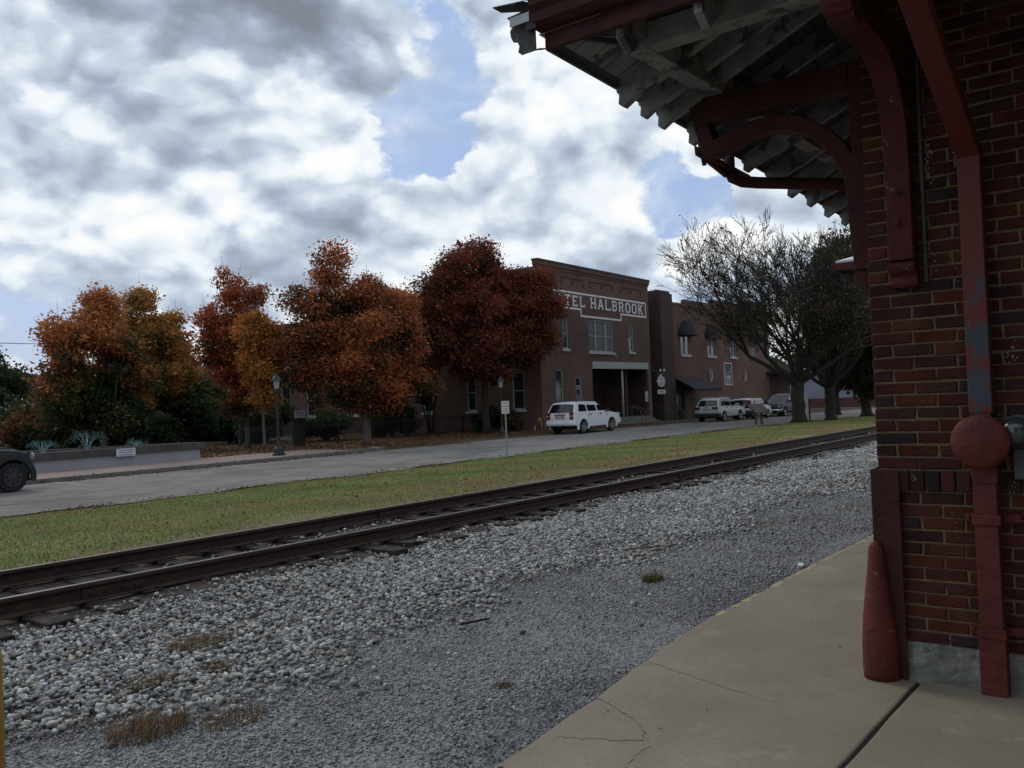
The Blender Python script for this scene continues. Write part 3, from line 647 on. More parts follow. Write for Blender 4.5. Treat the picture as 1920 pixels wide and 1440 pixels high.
# ---- roof : hipped, eaves 1.3 m beyond the walls
EX, EY = 4.0, 2.74
def ez(x): return 1.935-.042*max(0, min(x, 12)-4)           # sagging eave line along the track
PT = .43
def deck_z(x, y):   # underside of the roof boards
    return min(ez(x)+(EY-y)*PT, 1.935+(x-EX)*PT)
deckm = brickmat('grey_roof_boards', (.09, .095, .105), (.07, .073, .08), (.03, .03, .033), 3.0, .14, axis='xy', var=.25, vs=2, bump=.3, mort=.006)
dk = B(); ny_ = 12
for i in range(40):
    x0, x1 = EX+i*.55, EX+(i+1)*.55
    for j in range(12):
        y0, y1 = EY-j*.35, EY-(j+1)*.35
        q = [(x0, y0), (x1, y0), (x1, y1), (x0, y1)]
        dk.add([(x, y, deck_z(x, y)) for x, y in q], [(0, 1, 2, 3)])
rf_ = B()
for i in range(40):
    x0, x1 = EX+i*.55, EX+(i+1)*.55
    for j in range(12):
        y0, y1 = EY-j*.35, EY-(j+1)*.35
        rf_.add([(x-(.03 if i == 0 and x == x0 else 0), y+(.03 if j == 0 and y == y0 else 0), deck_z(x, y)+.045) for x, y in ((x0, y0), (x1, y0), (x1, y1), (x0, y1))], [(0, 1, 2, 3)])
D_(dk, 'roof_boarding', deckm)
rfo = D_(rf_, 'roof', mat('silver_roof_metal', (.55, .56, .57), .45, .15, 3, .2, 20, metal=.3))
rf2 = B(); rf2.box((EX+.4, -8, 3.42), (26, -1.4, 3.47)); D_(rf2, 'roof_top', mat('silver_roof_metal', (1, 1, 1)))
# rafters with sawn ogee tails
def rafter(x, y_end, w=.046, tail=.0, dz=0.):
    b = B(); z0 = lambda y: deck_z(x, y)-.003 if tail == 0 else ez(x)+(EY-y)*PT-.003
    top = [(EY+.005+tail, z0(EY+tail)), (y_end, z0(y_end))]; h = .15
    low = [(y_end, z0(y_end)-h), (EY-.42, z0(EY-.42)-h), (EY-.33, z0(EY-.33)-h-.010), (EY-.20, z0(EY-.20)-h-.005+dz), (EY-.10, z0(EY-.1)-h+.0+dz), (EY-.035, z0(EY)-h+.005+dz), (EY-.005, z0(EY)-h+.03+dz), (EY-.012, z0(EY)-.07), (EY+.005+tail, z0(EY+tail)-.05)]
    b.prism(top+low, x-w/2, x+w/2, 'x'); return b
raft_x = [4.77, 5.03, 5.26, 5.70, 6.17, 6.63, 7.10, 7.56, 8.03, 8.50, 9.0, 9.47, 9.94, 10.4, 10.9, 11.4]
for i, x in enumerate(raft_x):
    yend = max(EY-(x-EX)+.02, -.6)
    D_(rafter(x, yend, .046 if i else .06, dz=rr.uniform(-.01, .01)), 'rafter', dirtyw, bev=.004)
for y in (2.30, 1.86, 1.42, .98, .54, .10, -.34, -.78):      # end-side rafters
    b = B(); xe = min(EX+(EY-y)-.02, 6.4) ; zz = lambda x: 1.935+(x-EX)*PT-.003
    b.prism([(EX+.03, zz(EX+.03)), (xe, zz(xe)), (xe, zz(xe)-.14), (EX+.25, zz(EX+.25)-.14), (EX+.12, zz(EX)-.14), (EX+.03, zz(EX)-.08)], y-.023, y+.023, 'y')
    D_(b, 'rafter', dirtyw, bev=.004)
hp = B(); hp.bar((EX+.50, EY-.50, 1.935+.5*PT-.09), (7.0, EY-3.0, 1.935+3*PT-.09), .06, .16); D_(hp, 'hip_rafter', mat('sooty_timber', (.10, .10, .11), .9, .3, 5))  # dark grey, much darker than the white rafters
bt = B(); bt.bar((4.17, 2.60, deck_z(4.17, 2.6)-.012), (4.62, 2.45, deck_z(4.62, 2.45)-.018), .025, .03); D_(bt, 'soffit_batten', mat('sooty_timber', (1, 1, 1)))  # thin dark strip across the corner boards
# whitewashed soffit boards of the corner
sf = B()
for i in range(5):
    a = i*.16; b_ = a+.152
    P4 = [(EX+.04+a, EY-.04), (EX+.04+b_, EY-.04)]
    sf.add([(4.05+a, 2.70, deck_z(4.05+a, 2.70)-.006), (4.05+b_, 2.70, deck_z(4.05+b_, 2.70)-.006), (4.05+b_, max(2.74-(b_+.05), 1.95), deck_z(4.05+b_, 2.74-(b_+.05))-.006), (4.05+a, max(2.74-(a+.05), 1.95), deck_z(4.05+a, 2.74-(a+.05))-.006)], [(0, 1, 2, 3)])
D_(sf, 'soffit_board', dirtyw)
# plates carried by the brackets
pl = B(); pl.box((4.30, 2.28, 1.865), (26, 2.40, 2.0)); D_(pl, 'eave_plate', dirtyw, bev=.006)
pl = B(); pl.box((4.28, -3, 1.868), (4.40, 2.275, 2.003)); D_(pl, 'eave_plate', dirtyw, bev=.006)
# fascia + gutter on the end eave
fa = B(); fa.box((EX-.012, -4, 1.895), (EX+.022, EY+.0, 2.03)); D_(fa, 'fascia', redp, bev=.004)
gt = B(); prof = [(EX-.012, 1.985), (EX-.065, 1.99), (EX-.10, 2.02), (EX-.105, 2.07), (EX-.13, 2.10), (EX-.13, 2.135), (EX-.118, 2.135), (EX-.118, 2.11), (EX-.092, 2.08), (EX-.085, 2.03), (EX-.05, 2.003), (EX-.012, 2.0)]
gt.prism([(a, b_) for a, b_ in prof], -4, EY+.02, 'y'); go = D_(gt, 'gutter', redp)
tf = B(); tf.box((EX+.024, EY-.0, 1.905), (12, EY+.018, 1.945)); o_ = D_(tf, 'track_side_fascia', mat('sooty_timber', (1, 1, 1)))
for v in o_.data.vertices: v.co.z += ez(v.co.x)-1.935
# broken end of the gutter : torn, rusted sheet metal
tg = B()
tg.add([(3.97, 2.76, 2.13), (3.88, 2.80, 2.14), (3.86, 2.99, 2.155), (3.93, 2.985, 2.15), (3.99, 2.83, 2.13)], [(0, 1, 2, 3, 4)])
tg.add([(3.93, 2.76, 2.12), (3.93, 2.95, 2.11), (3.93, 2.90, 2.065), (3.93, 2.93, 2.03), (3.93, 2.925, 1.995), (3.93, 2.91, 1.965), (3.93, 2.88, 1.955), (3.93, 2.87, 1.93), (3.93, 2.88, 1.90), (3.93, 2.86, 1.885), (3.93, 2.76, 1.885)], [tuple(range(11))])
tg.add([(3.93, 2.76, 1.885), (3.93, 2.86, 1.885), (4.02, 2.80, 1.93), (4.06, 2.76, 1.93)], [(0, 1, 2, 3)])
tg.prism([(3.905, 1.99), (3.925, 1.99), (3.925, 2.09), (3.905, 2.09)], 2.74, 2.80, 'y')
g2 = D_(tg, 'torn_gutter_end', mat('torn_rusty_sheet', (.075, .07, .072), .7, .4, 14, .4, 40, metal=.3, stain=((.26, .27, .27), 12, .60)))
sm_ = g2.modifiers.new('thick', 'SOLIDIFY'); sm_.thickness = .006
pt_ = B(); pt_.box((3.896, 2.775, 2.035), (3.902, 2.905, 2.085)); D_(pt_, 'gutter_patch', mat('bare_zinc', (.42, .45, .45), .55, .15, 8, metal=.3))
# metal roof drip edge above the gutter
de = B(); de.prism([(EX-.15, 2.165), (EX+.3, 2.28), (EX+.3, 2.295), (EX-.155, 2.18)], -4, 2.86, 'y'); D_(de, 'roof_edge_flashing', mat('silver_roof_metal', (1, 1, 1)))
# ---- curved wooden brackets
def bracket_profile():
    """(outward, height) : wall post, quarter-arch, top arm"""
    inner = [(.13, 1.00), (.135, 1.15), (.16, 1.25), (.20, 1.34), (.27, 1.42), (.36, 1.50), (.46, 1.545), (.58, 1.565), (.70, 1.555), (.82, 1.52), (.93, 1.485), (1.00, 1.50)]
    poly = [(0, .66), (.105, .66), (.115, .78)]+inner+[(1.03, 1.60), (1.06, 1.70), (1.08, 1.86), (0, 1.86)]
    return poly
def bracket(par, name, M, m, high=False):
    b = B(); pr_ = bracket_profile(); lo = pr_[:14]; 
    # split so that the concave outline is made of convex quads
    inn = pr_[1:18]; out = []
    segs = []
    ptsI = [(.105, .66), (.115, .78), (.13, 1.00), (.135, 1.15), (.16, 1.25), (.20, 1.34), (.27, 1.42), (.36, 1.50), (.46, 1.545), (.58, 1.565), (.70, 1.555), (.82, 1.52), (.93, 1.485), (1.00, 1.50), (1.04, 1.62), (1.07, 1.72), (1.08, 1.858)]
    ptsO = [(0, .66), (0, .78), (0, 1.00), (0, 1.15), (0, 1.30), (0, 1.45), (0, 1.62), (0, 1.858), (.2, 1.858), (.4, 1.858), (.55, 1.858), (.72, 1.858), (.85, 1.858), (.93, 1.858), (.98, 1.858), (1.02, 1.858), (1.08, 1.8585)]
    if high: ptsI = [(.095, .66), (.10, .78), (.10, 1.00), (.10, 1.18), (.105, 1.30), (.14, 1.43), (.20, 1.53), (.28, 1.61), (.37, 1.66), (.48, 1.69), (.60, 1.71), (.72, 1.71), (.82, 1.69), (.90, 1.67), (.95, 1.68), (1.0, 1.76), (1.02, 1.858)]; ptsO[-1] = (1.02, 1.8585); ptsO[-2] = (.98, 1.858); ptsO[-3] = (.94, 1.858); ptsO[-4] = (.88, 1.858); ptsO[-5] = (.80, 1.858)
    w = .0635; n = len(ptsI); vs = []; T_ = .095; zb_ = 1.70
    # arch rib with constant thickness, a wall post and a top beam; the spandrel between them stays open
    O_ = []
    for i, (a, c) in enumerate(ptsI):
        p_, q_ = ptsI[max(i-1, 0)], ptsI[min(i+1, n-1)]; dx, dz = q_[0]-p_[0], q_[1]-p_[1]; l_ = math.hypot(dx, dz)
        x_, z_ = a-dz/l_*T_, c+dx/l_*T_
        O_.append((max(x_, .002), min(max(z_, c), 1.857)))
    for (a, c), (d, e) in zip(ptsI, O_):
        for s_ in (-w, w): vs += [M @ Vector((s_, a, c)), M @ Vector((s_, d, e))]
    fs = [(0, 1, 3, 2), tuple(4*(n-1)+k for k in (2, 3, 1, 0))]
    for i in range(n-1):
        k = 4*i; fs += [(k, k+4, k+5, k+1), (k+2, k+3, k+7, k+6), (k, k+2, k+6, k+4), (k+1, k+5, k+7, k+3)]
    b.add(vs, fs)
    b.prism([(0, .66), (.092, .66), (.092, 1.86), (0, 1.86)], -w-.002, w+.002, 'x', M=M)
    e_ = ptsI[-1][0]
    b.prism([(.093, zb_), (e_-.03, zb_), (e_, 1.74), (e_+.002, 1.861), (.093, 1.861)], -w-.003, w+.003, 'x', M=M)
    br_ = D_(b, name, m, bev=.006)
    # scroll foot below the post
    s = B(); pts = [(0, .66), (.10, .66), (.105, .63), (.085, .60), (.06, .585), (.05, .565), (.055, .545), (.045, .53), (0, .515)]
    pts = [(0, .515), (.05, .52), (.062, .54), (.055, .56), (.066, .58), (.095, .60), (.112, .625), (.10, .650), (0, .652)]
    s.prism([(p[0], p[1]) for p in pts], -w-.004, w+.004, 'x', M=M)
    f_ = s.build('scroll_foot', m, None, bev=.004); f_.parent = br_
    bl = B()
    for z in (.86, 1.02): bl.lathe([(.016, .128), (.016, .15), (.006, .155)], (0, 0, 0), 8, 'y', M=M @ Matrix.Translation((0, -.012, z)))
    o = bl.build('bolt', m, None); o.parent = br_
    return br_
for x in (5.32, 9.0, 12.7, 16.4): bracket(dep, 'bracket', Matrix.Translation((x, WY+.001, 0)), redp)
for y in (1.232, -1.45): bracket(dep, 'bracket', Matrix(((0, -1, 0, WX-.001), (1, 0, 0, y), (0, 0, 1, 0), (0, 0, 0, 1))), redchip, True)
cdm = mat('grey_steel_conduit', (.10, .10, .11), .6, .2, 9)
cu = B(); cu.tube([(WX-.014, 1.128, .54), (WX-.014, 1.128, 2.3)], .011, 6); D_(cu, 'conduit', cdm, smooth=True)
# ---- rain pipes
blur = node_mat('peeling_pipe_paint')
def pipe_nodes():
    m, t, b = blur; N = t.nodes; L = t.links.new; tc = N.new('ShaderNodeTexCoord'); mp = N.new('ShaderNodeMapping'); mp.inputs['Scale'].default_value = (1, 1.6, 1); L(tc.outputs['Object'], mp.inputs[0])
    n = N.new('ShaderNodeTexNoise'); n.inputs['Scale'].default_value = 6; n.inputs['Detail'].default_value = 9; n.inputs['Roughness'].default_value = .68; L(mp.outputs[0], n.inputs['Vector'])
    sp = N.new('ShaderNodeSeparateXYZ'); L(tc.outputs['Object'], sp.inputs[0])
    w = N.new('ShaderNodeMapRange'); w.interpolation_type = 'SMOOTHSTEP'; L(sp.outputs[2], w.inputs[0]); w.inputs[1].default_value = .62; w.inputs[2].default_value = .25; w.inputs[3].default_value = -.07; w.inputs[4].default_value = .03
    ad = N.new('ShaderNodeMath'); ad.operation = 'ADD'; L(n.outputs['Fac'], ad.inputs[0]); L(w.outputs[0], ad.inputs[1])
    r = N.new('ShaderNodeMapRange'); L(ad.outputs[0], r.inputs[0]); r.inputs[1].default_value = .54; r.inputs[2].default_value = .57
    mx = N.new('ShaderNodeMix'); mx.data_type = 'RGBA'; L(r.outputs[0], mx.inputs[0]); mx.inputs[6].default_value = (.135, .022, .016, 1); mx.inputs[7].default_value = (.050, .062, .082, 1)
    L(mx.outputs[2], b.inputs['Base Color']); b.inputs['Roughness'].default_value = .6
    n2 = N.new('ShaderNodeTexNoise'); n2.inputs['Scale'].default_value = 40; bp = N.new('ShaderNodeBump'); bp.inputs['Strength'].default_value = .3; bp.inputs['Distance'].default_value = .01; L(n2.outputs['Fac'], bp.inputs['Height']); L(bp.outputs[0], b.inputs['Normal'])
pipe_nodes()
dy = .888; hw = .054; px0 = WX-.10; px1 = WX-.02
ds = B(); ds.box((px0, dy-hw, -.165), (px1, dy+hw, 1.20))
ds.bar((WX-.06, dy, 1.17), (3.955, dy, 1.68), hw*2, .08); ds.bar((3.955, dy, 1.66), (3.935, dy, 2.02), hw*2, .075, up=(1, 0, 0))
pipe = D_(ds, 'downpipe', blur[0], bev=.006)
cr = B(); cr.box((px0-.002, dy-hw-.002, 1.165), (px1, dy+hw+.002, 1.171)); c_ = cr.build('seam', mat('black_gap', (.01, .01, .01)), None); c_.parent = pipe
pinkp = mat('faded_pink_red_paint', (.15, .05, .046), .7, .15, 8, .2, 30)
nb = B(); nb.add([(WX-.10, dy-hw+.012, -.165), (WX-.10, dy+hw-.01, -.165), (WX-.115, dy+hw-.02, -.25), (WX-.115, dy-hw-.0, -.25), (WX-.03, dy-hw+.012, -.165), (WX-.03, dy+hw-.01, -.165), (WX-.03, dy+hw-.02, -.25), (WX-.03, dy-hw, -.25)], [(0, 1, 2, 3), (4, 7, 6, 5), (0, 4, 5, 1), (1, 5, 6, 2), (2, 6, 7, 3), (3, 7, 4, 0)])
n_ = nb.build('offset_joint', pinkp, None); n_.parent = pipe
castm = mat('cast_iron_red_paint', (.115, .021, .019), .62, .32, 6, .5, 24, spec=.35, stain=((.085, .022, .020), 5, .6))
bt = B(); bh = .062
bt.add([(WX-.10, dy-.066, -.44), (WX-.10, dy+.068, -.44), (WX-.10, dy+.052, -.52), (WX-.10, dy-.06, -.52), (WX-.01, dy-.066, -.44), (WX-.01, dy+.068, -.44), (WX-.01, dy+.052, -.52), (WX-.01, dy-.06, -.52)], [(0, 1, 2, 3), (4, 7, 6, 5), (0, 4, 5, 1), (1, 5, 6, 2), (2, 6, 7, 3), (3, 7, 4, 0)])
bt.box((WX-.092, dy-bh+.008, -1.592), (WX-.012, dy+bh-.006, -.515)); bt.box((WX-.10, dy-bh, -1.592), (WX-.01, dy+bh, -1.30)); boot = D_(bt, 'cast_iron_boot', castm, bev=.006)
for z in (-.70, -1.275):
    s = B(); s.box((WX-.106, dy-bh-.006, z-.028), (WX-.01, dy+bh+.004, z+.022)); s.box((WX-.02, dy-bh-.085, z-.024), (WX-.004, dy+bh+.05, z+.020)); s.lathe([(.012, 0), (.012, .012)], (WX-.033, dy+bh+.032, z), 6, 'x')
    o = s.build('pipe_strap', castm, None, bev=.004); o.parent = boot
dc = B(); dc.lathe([(.004, -.034), (.09, -.026), (.128, -.014), (.135, -.004), (.137, .004), (.13, .009), (.05, .010)], (WX-.155, dy, -.305), 40, 'x', M=None)
dsk = dc.build('round_cap', castm, None, smooth=True); dsk.parent = boot
hk = B(); hk.tube([(WX-.15, dy, -.305), (WX-.03, dy, -.33)], .045, 12); h_ = hk.build('cap_neck', castm, None); h_.parent = boot
# glass-fronted meter beside the pipe
mt_ = B(); mt_.lathe([(.07, 0), (.075, -.05), (.06, -.09), (.03, -.11)], (WX-.03, .735, -.26), 20, 'x'); gm, gt_, gb = node_mat('cloudy_meter_glass'); gb.inputs['Base Color'].default_value = (.045, .05, .058, 1); gb.inputs['Roughness'].default_value = .18; gb.inputs['Specular IOR Level'].default_value = .8
D_(mt_, 'meter', gm, smooth=True); mb = B(); mb.lathe([(.085, 0), (.085, -.02)], (WX-.008, .735, -.26), 20, 'x'); mb.box((WX-.04, .70, -.50), (WX-.004, .76, -.345)); D_(mb, 'meter_base', cdm, bev=.004)
# second pipe leaving the track-side gutter
tp = B(); q = [(6.50, 2.80, 1.86), (6.50, 2.80, 1.70), (6.51, 2.78, 1.64), (6.55, 2.72, 1.605), (6.62, 2.62, 1.59), (6.7, 2.2, 1.52), (6.78, 1.55, 1.40), (6.78, 1.49, 1.33), (6.78, 1.49, -1.5)]
tp.tube(q, .045, 10); D_(tp, 'downpipe', redp, smooth=True)
tg2 = B(); pr2 = [(EY+.012, 1.86), (EY+.06, 1.85), (EY+.10, 1.88), (EY+.105, 1.95), (EY+.095, 1.95), (EY+.09, 1.885), (EY+.055, 1.862), (EY+.012, 1.872)]
tg2.prism(pr2, 6.0, 7.0, 'x'); o_ = D_(tg2, 'gutter', redp)
for v in o_.data.vertices: v.co.z += ez(v.co.x)-1.935-.07
st_ = B(); st_.bar((5.82, 2.72, 1.80), (6.15, 2.84, 1.70), .03, .05); st_.bar((6.05, 2.80, 1.73), (6.45, 2.80, 1.66), .035, .05); D_(st_, 'broken_gutter_strip', redp)
# iron corner guard
gp = B(); gp.box((WX-.040, WY-.118, -1.592), (WX-.026, WY+.030, -.46)); gp.box((WX-.026, WY+.018, -1.592), (WX+.10, WY+.030, -.46)); guard = D_(gp, 'corner_guard', redp, bev=.004)
cone = B(); cone.lathe([(.090, 0), (.094, .04), (.093, .18), (.084, .32), (.066, .47), (.051, .57), (.040, .69), (.034, .72), (.022, .738), (.006, .742)], (WX-.055, WY+.014, -1.592), 28, 'z')
co = cone.build('guard_cone', mat('scuffed_red_iron', (.115, .021, .019), .6, .3, 5, .5, 22, spec=.35, stain=((.27, .19, .18), 18, .63)), None, smooth=True); co.parent = guard
# bay on the track side, far down the platform, with its own hipped metal roof
by = B(); by.box((13.6, WY+.001, -1.36), (17, 3.2, 1.55)); D_(by, 'bay', bigbr)
bf = B(); bf.box((12.5, 3.93, 1.60), (18, 3.97, 1.70)); bf.box((12.5, WY+.01, 1.60), (12.54, 3.928, 1.70)); D_(bf, 'bay_fascia', redp)
brf = B(); brf.add([(12.55, 3.92, 1.735), (18.1, 3.92, 1.735), (17, 1.45, 2.30), (13.6, 1.45, 2.30), (12.55, 1.45, 1.735)], [(0, 1, 2, 3), (0, 3, 4)]); o_ = D_(brf, 'bay_roof', mat('white_bay_roof_metal', (.62, .64, .65), .5, .1, 3)); o_.modifiers.new('thick', 'SOLIDIFY').thickness = .03
# yellow bollard at the platform end
bo = B(); bo.lathe([(.062, 0), (.062, .86), (.055, .90), (.03, .925), (.005, .93)], (0, 0, 0), 20); o = bo.build('bollard', mat('yellow_bollard_paint', (.40, .25, .04), .55, .18, 5, .2, 40, stain=((.30, .17, .04), 8, .62)), smooth=True)
o.location = (1.352, 3.43, -1.69); tag(o, 'yellow painted steel post standing in the ballast at the left edge', 'post')

# ================================================================== HOTEL across the street
def wall_holes(b, P0, U, L, z0, z1, holes, depth=.14, inward=None, reveal=None):
    """vertical wall from P0 along unit U; holes=(s0,s1,za,zb); reveals go inward"""
    P0 = Vector(P0); U = Vector(U); I = Vector(inward)
    ss = sorted({0, L}|{h[0] for h in holes}|{h[1] for h in holes}); zs = sorted({z0, z1}|{h[2] for h in holes}|{h[3] for h in holes})
    pt = lambda s, z, d=0: (P0.x+U.x*s+I.x*d, P0.y+U.y*s+I.y*d, z)
    for a, c in zip(ss, ss[1:]):
        for p, q in zip(zs, zs[1:]):
            mx, mz = (a+c)/2, (p+q)/2
            if any(h[0] < mx < h[1] and h[2] < mz < h[3] for h in holes): continue
            b.add([pt(a, p), pt(c, p), pt(c, q), pt(a, q)], [(0, 1, 2, 3)])
    for h in holes:
        s0, s1, a, c = h[:4]
        for (p, q) in (((s0, a), (s1, a)), ((s1, a), (s1, c)), ((s1, c), (s0, c)), ((s0, c), (s0, a))):
            b.add([pt(*p), pt(*q), pt(*q, depth), pt(*p, depth)], [(0, 1, 2, 3)])
HA = math.radians(3.2); HO = Vector((46.9, 33.6, 0))
hot = empty('hotel', HO, HA, 'two storey red brick hotel with HOTEL HALBROOK painted in white across its front', 'hotel')
hbr = brickmat('hotel_brick', (.115, .050, .038), (.070, .036, .030), (.14, .105, .09), .22, .072, axis='wall', var=.30, vs=.35)
cream = mat('pale_grey_green_trim', (.27, .30, .28), .8, .15, 3)
whitet = mat('chalky_white_trim', (.36, .37, .38), .8, .15, 3)
glass, gt2, gb2 = node_mat('dark_window_glass'); gb2.inputs['Base Color'].default_value = (.018, .022, .028, 1); gb2.inputs['Roughness'].default_value = .06; gb2.inputs['Specular IOR Level'].default_value = .5
blind = mat('lowered_blind', (.075, .088, .095), .6, .15, 2)
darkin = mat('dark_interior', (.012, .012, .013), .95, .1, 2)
GZ = -2.25
W2 = [(2.85, 3.65, 3.32, 5.52), (6.45, 10.1, 3.2, 5.48), (12.6, 13.45, 3.3, 5.48)]
W1 = [(1.75, 2.75, -.75, 1.91), (4.35, 5.2, -2.0, 1.41)]
PORCH = (6.75, 15.55, -2.25, 2.0)
TOP = 9.1
hb = B()
wall_holes(hb, (0, 0, 0), (1, 0, 0), 16.3, GZ-.1, TOP-.55, [(*w,) for w in W2+W1]+[PORCH], .2, (0, 1, 0))
# cornice : corbelled courses
hb.box((-.03, -.05, TOP-.55), (16.36, .3, TOP-.38)); hb.box((-.08, -.12, TOP-.38), (16.42, .3, TOP-.12))
# side wall along the yard, parapet stepping down
SW = [(1.35, 2.3), (5.28, 6.05), (9.0, 9.95), (12.8, 13.7), (16.1, 17.4), (20.8, 21.75), (23.6, 24.7)]
holes = []
for a, c in SW: holes += [(a, c, -.62, 1.85), (a, c, 3.3, 5.3)]
def side_wall(x, inward, hl, flip=False):
    wall_holes(hb, (x, .002, 0), (0, 1, 0), 25.8, GZ-.3, 6.4, hl, .2, inward)
side_wall(0, (1, 0, 0), [(a-.002, c-.002, z0, z1) for a, c, z0, z1 in holes])
side_wall(16.3, (-1, 0, 0), [])
hb.box((0, 25.8, GZ-.3), (16.3, 26, 6.4)); hb.box((.3, .3, 6.35), (16.0, 25.8, 6.45))
for y0, y1, zt_ in ((.2, 4.8, TOP-.5), (4.8, 9.6, 8.3), (9.6, 14.6, 7.7), (14.6, 20, 7.2), (20, 26, 6.8)):
    for x in (0, 16.0): hb.box((x+.001, y0, 6.4), (x+.301, y1, zt_))
hb.box((0.305, .15, 6.5), (16.0, .4, TOP-.4))
hotel_wall = hb.build('wall', hbr, hot)
cp_ = B(); cp_.box((-.12, -.16, TOP-.12), (16.46, .34, TOP)); cp_.build('coping', mat('dark_coping', (.045, .04, .042), .8), hot)
# recessed brick panels of the parapet (recess shadow painted as dark strips) with small vents
for s0, s1, z0, z1 in ((3.0, 5.95, 7.62, 8.2), (6.9, 10.4, 7.62, 8.2), (11.6, 15.0, 7.62, 8.2)):
    b = B()
    b.box((s0, -.035, z1-.06), (s1, -.002, z1)); b.box((s0, -.035, z0+.061), (s0+.07, -.002, z1-.061)); b.box((s1-.07, -.035, z0+.061), (s1, -.002, z1-.061))
    o = b.build('brick_panel', mat('dark_brick_relief', (.062, .031, .025), .9), hot)
    v = B(); v.box(((s0+s1)/2-.10, -.03, z0+.16), ((s0+s1)/2+.10, -.001, z0+.42)); v.build('vent', mat('black_gap', (.01, .01, .01)), o)
# painted sign : outline with dropped centre, block letters
pw = mat('painted_sign_white', (.60, .61, .62), .85, .12, 2.5)
sg = B(); e = -.006; T = .13
outline = [(1.0, 7.21), (15.75, 7.21), (15.75, 6.12), (11.5, 6.12), (11.5, 5.66), (5.5, 5.66), (5.5, 6.12), (1.0, 6.12)]
for i in range(8):
    (a, c), (d, f) = outline[i], outline[(i+1) % 8]
    k = .0006*i
    if abs(c-f) < 1e-6: sg.box((min(a, d)-T/2, e-.002-k, c-T/2), (max(a, d)+T/2, e+.004, c+T/2))
    else: sg.box((a-T/2, e-.0023-k, min(c, f)+T/2), (a+T/2, e+.004, max(c, f)-T/2))
sign = sg.build('painted_sign_frame', pw, hot)
def stroke(b, segs, s, z, w, h, y, t=.17, thin=.11):
    for k, sgm in enumerate(segs):
        x0, z0, x1, z1 = sgm[:4]; tt = sgm[4] if len(sgm) > 4 else t
        p = Vector((s+x0*w, z+z0*h)); q = Vector((s+x1*w, z+z1*h)); d = (q-p).normalized(); n = Vector((-d.y, d.x))*tt/2
        yy = y-.0004*k
        b.add([(p.x-n.x, yy, p.y-n.y), (q.x-n.x, yy, q.y-n.y), (q.x+n.x, yy, q.y+n.y), (p.x+n.x, yy, p.y+n.y)], [(0, 1, 2, 3)])
sf_ = .10
LET = {
 'H': [(.18, 0, .18, 1), (.82, 0, .82, 1), (.2, .5, .8, .5, .12), (0, .04, .36, .04, .08), (.64, .04, 1, .04, .08), (0, .96, .36, .96, .08), (.64, .96, 1, .96, .08)],
 'O': [(.14, .2, .14, .8), (.86, .2, .86, .8), (.28, .06, .72, .06, .12), (.28, .94, .72, .94, .12), (.10, .24, .34, .03, .13), (.90, .24, .66, .03, .13), (.10, .76, .34, .97, .13), (.90, .76, .66, .97, .13)],
 'T': [(.5, 0, .5, 1), (.05, .94, .95, .94, .11), (.07, .80, .07, .98, .09), (.93, .80, .93, .98, .09), (.3, .04, .7, .04, .08)],
 'E': [(.2, 0, .2, 1), (.05, .94, .9, .94, .11), (.05, .06, .9, .06, .11), (.2, .5, .7, .5, .11), (.88, .06, .88, .26, .09), (.88, .94, .88, .76, .09)],
 'L': [(.2, 0, .2, 1), (.03, .96, .4, .96, .08), (.05, .06, .95, .06, .11), (.92, .06, .92, .30, .09)],
 'A': [(.14, 0, .48, .98), (.86, 0, .52, .98), (.28, .34, .72, .34, .10), (0, .04, .3, .04, .08), (.7, .04, 1, .04, .08)],
 'B': [(.2, 0, .2, 1), (.03, .94, .7, .94, .11), (.03, .06, .7, .06, .11), (.2, .52, .7, .52, .11), (.80, .62, .80, .86, .16), (.82, .14, .82, .44, .16), (.66, .93, .82, .84, .1), (.66, .55, .82, .64, .1), (.66, .5, .84, .4, .1), (.66, .07, .84, .18, .1)],
 'R': [(.18, 0, .18, 1), (.03, .94, .7, .94, .11), (.2, .46, .7, .46, .11), (.80, .56, .80, .84, .16), (.66, .93, .82, .82, .1), (.66, .48, .82, .58, .1), (.54, .44, .84, 0, .16), (.02, .04, .34, .04, .08), (.70, .04, .98, .04, .08)],
 'K': [(.18, 0, .18, 1), (.78, 1, .26, .44, .14), (.42, .58, .80, 0, .16), (0, .04, .36, .04, .08), (.66, .04, 1, .04, .08), (0, .96, .36, .96, .08), (.62, .96, .98, .96, .08)]}
s = 1.35
for i, ch in enumerate('HOTEL'):
    b = B(); stroke(b, LET[ch], s+i*1.0, 6.30, .80, .72, -.006); b.build('painted_letter', pw, sign)
s = 6.88
for i, ch in enumerate('HALBROOK'):
    b = B(); stroke(b, LET[ch], s+i*1.075, 6.30, .88, .74, -.006); b.build('painted_letter', pw, sign)
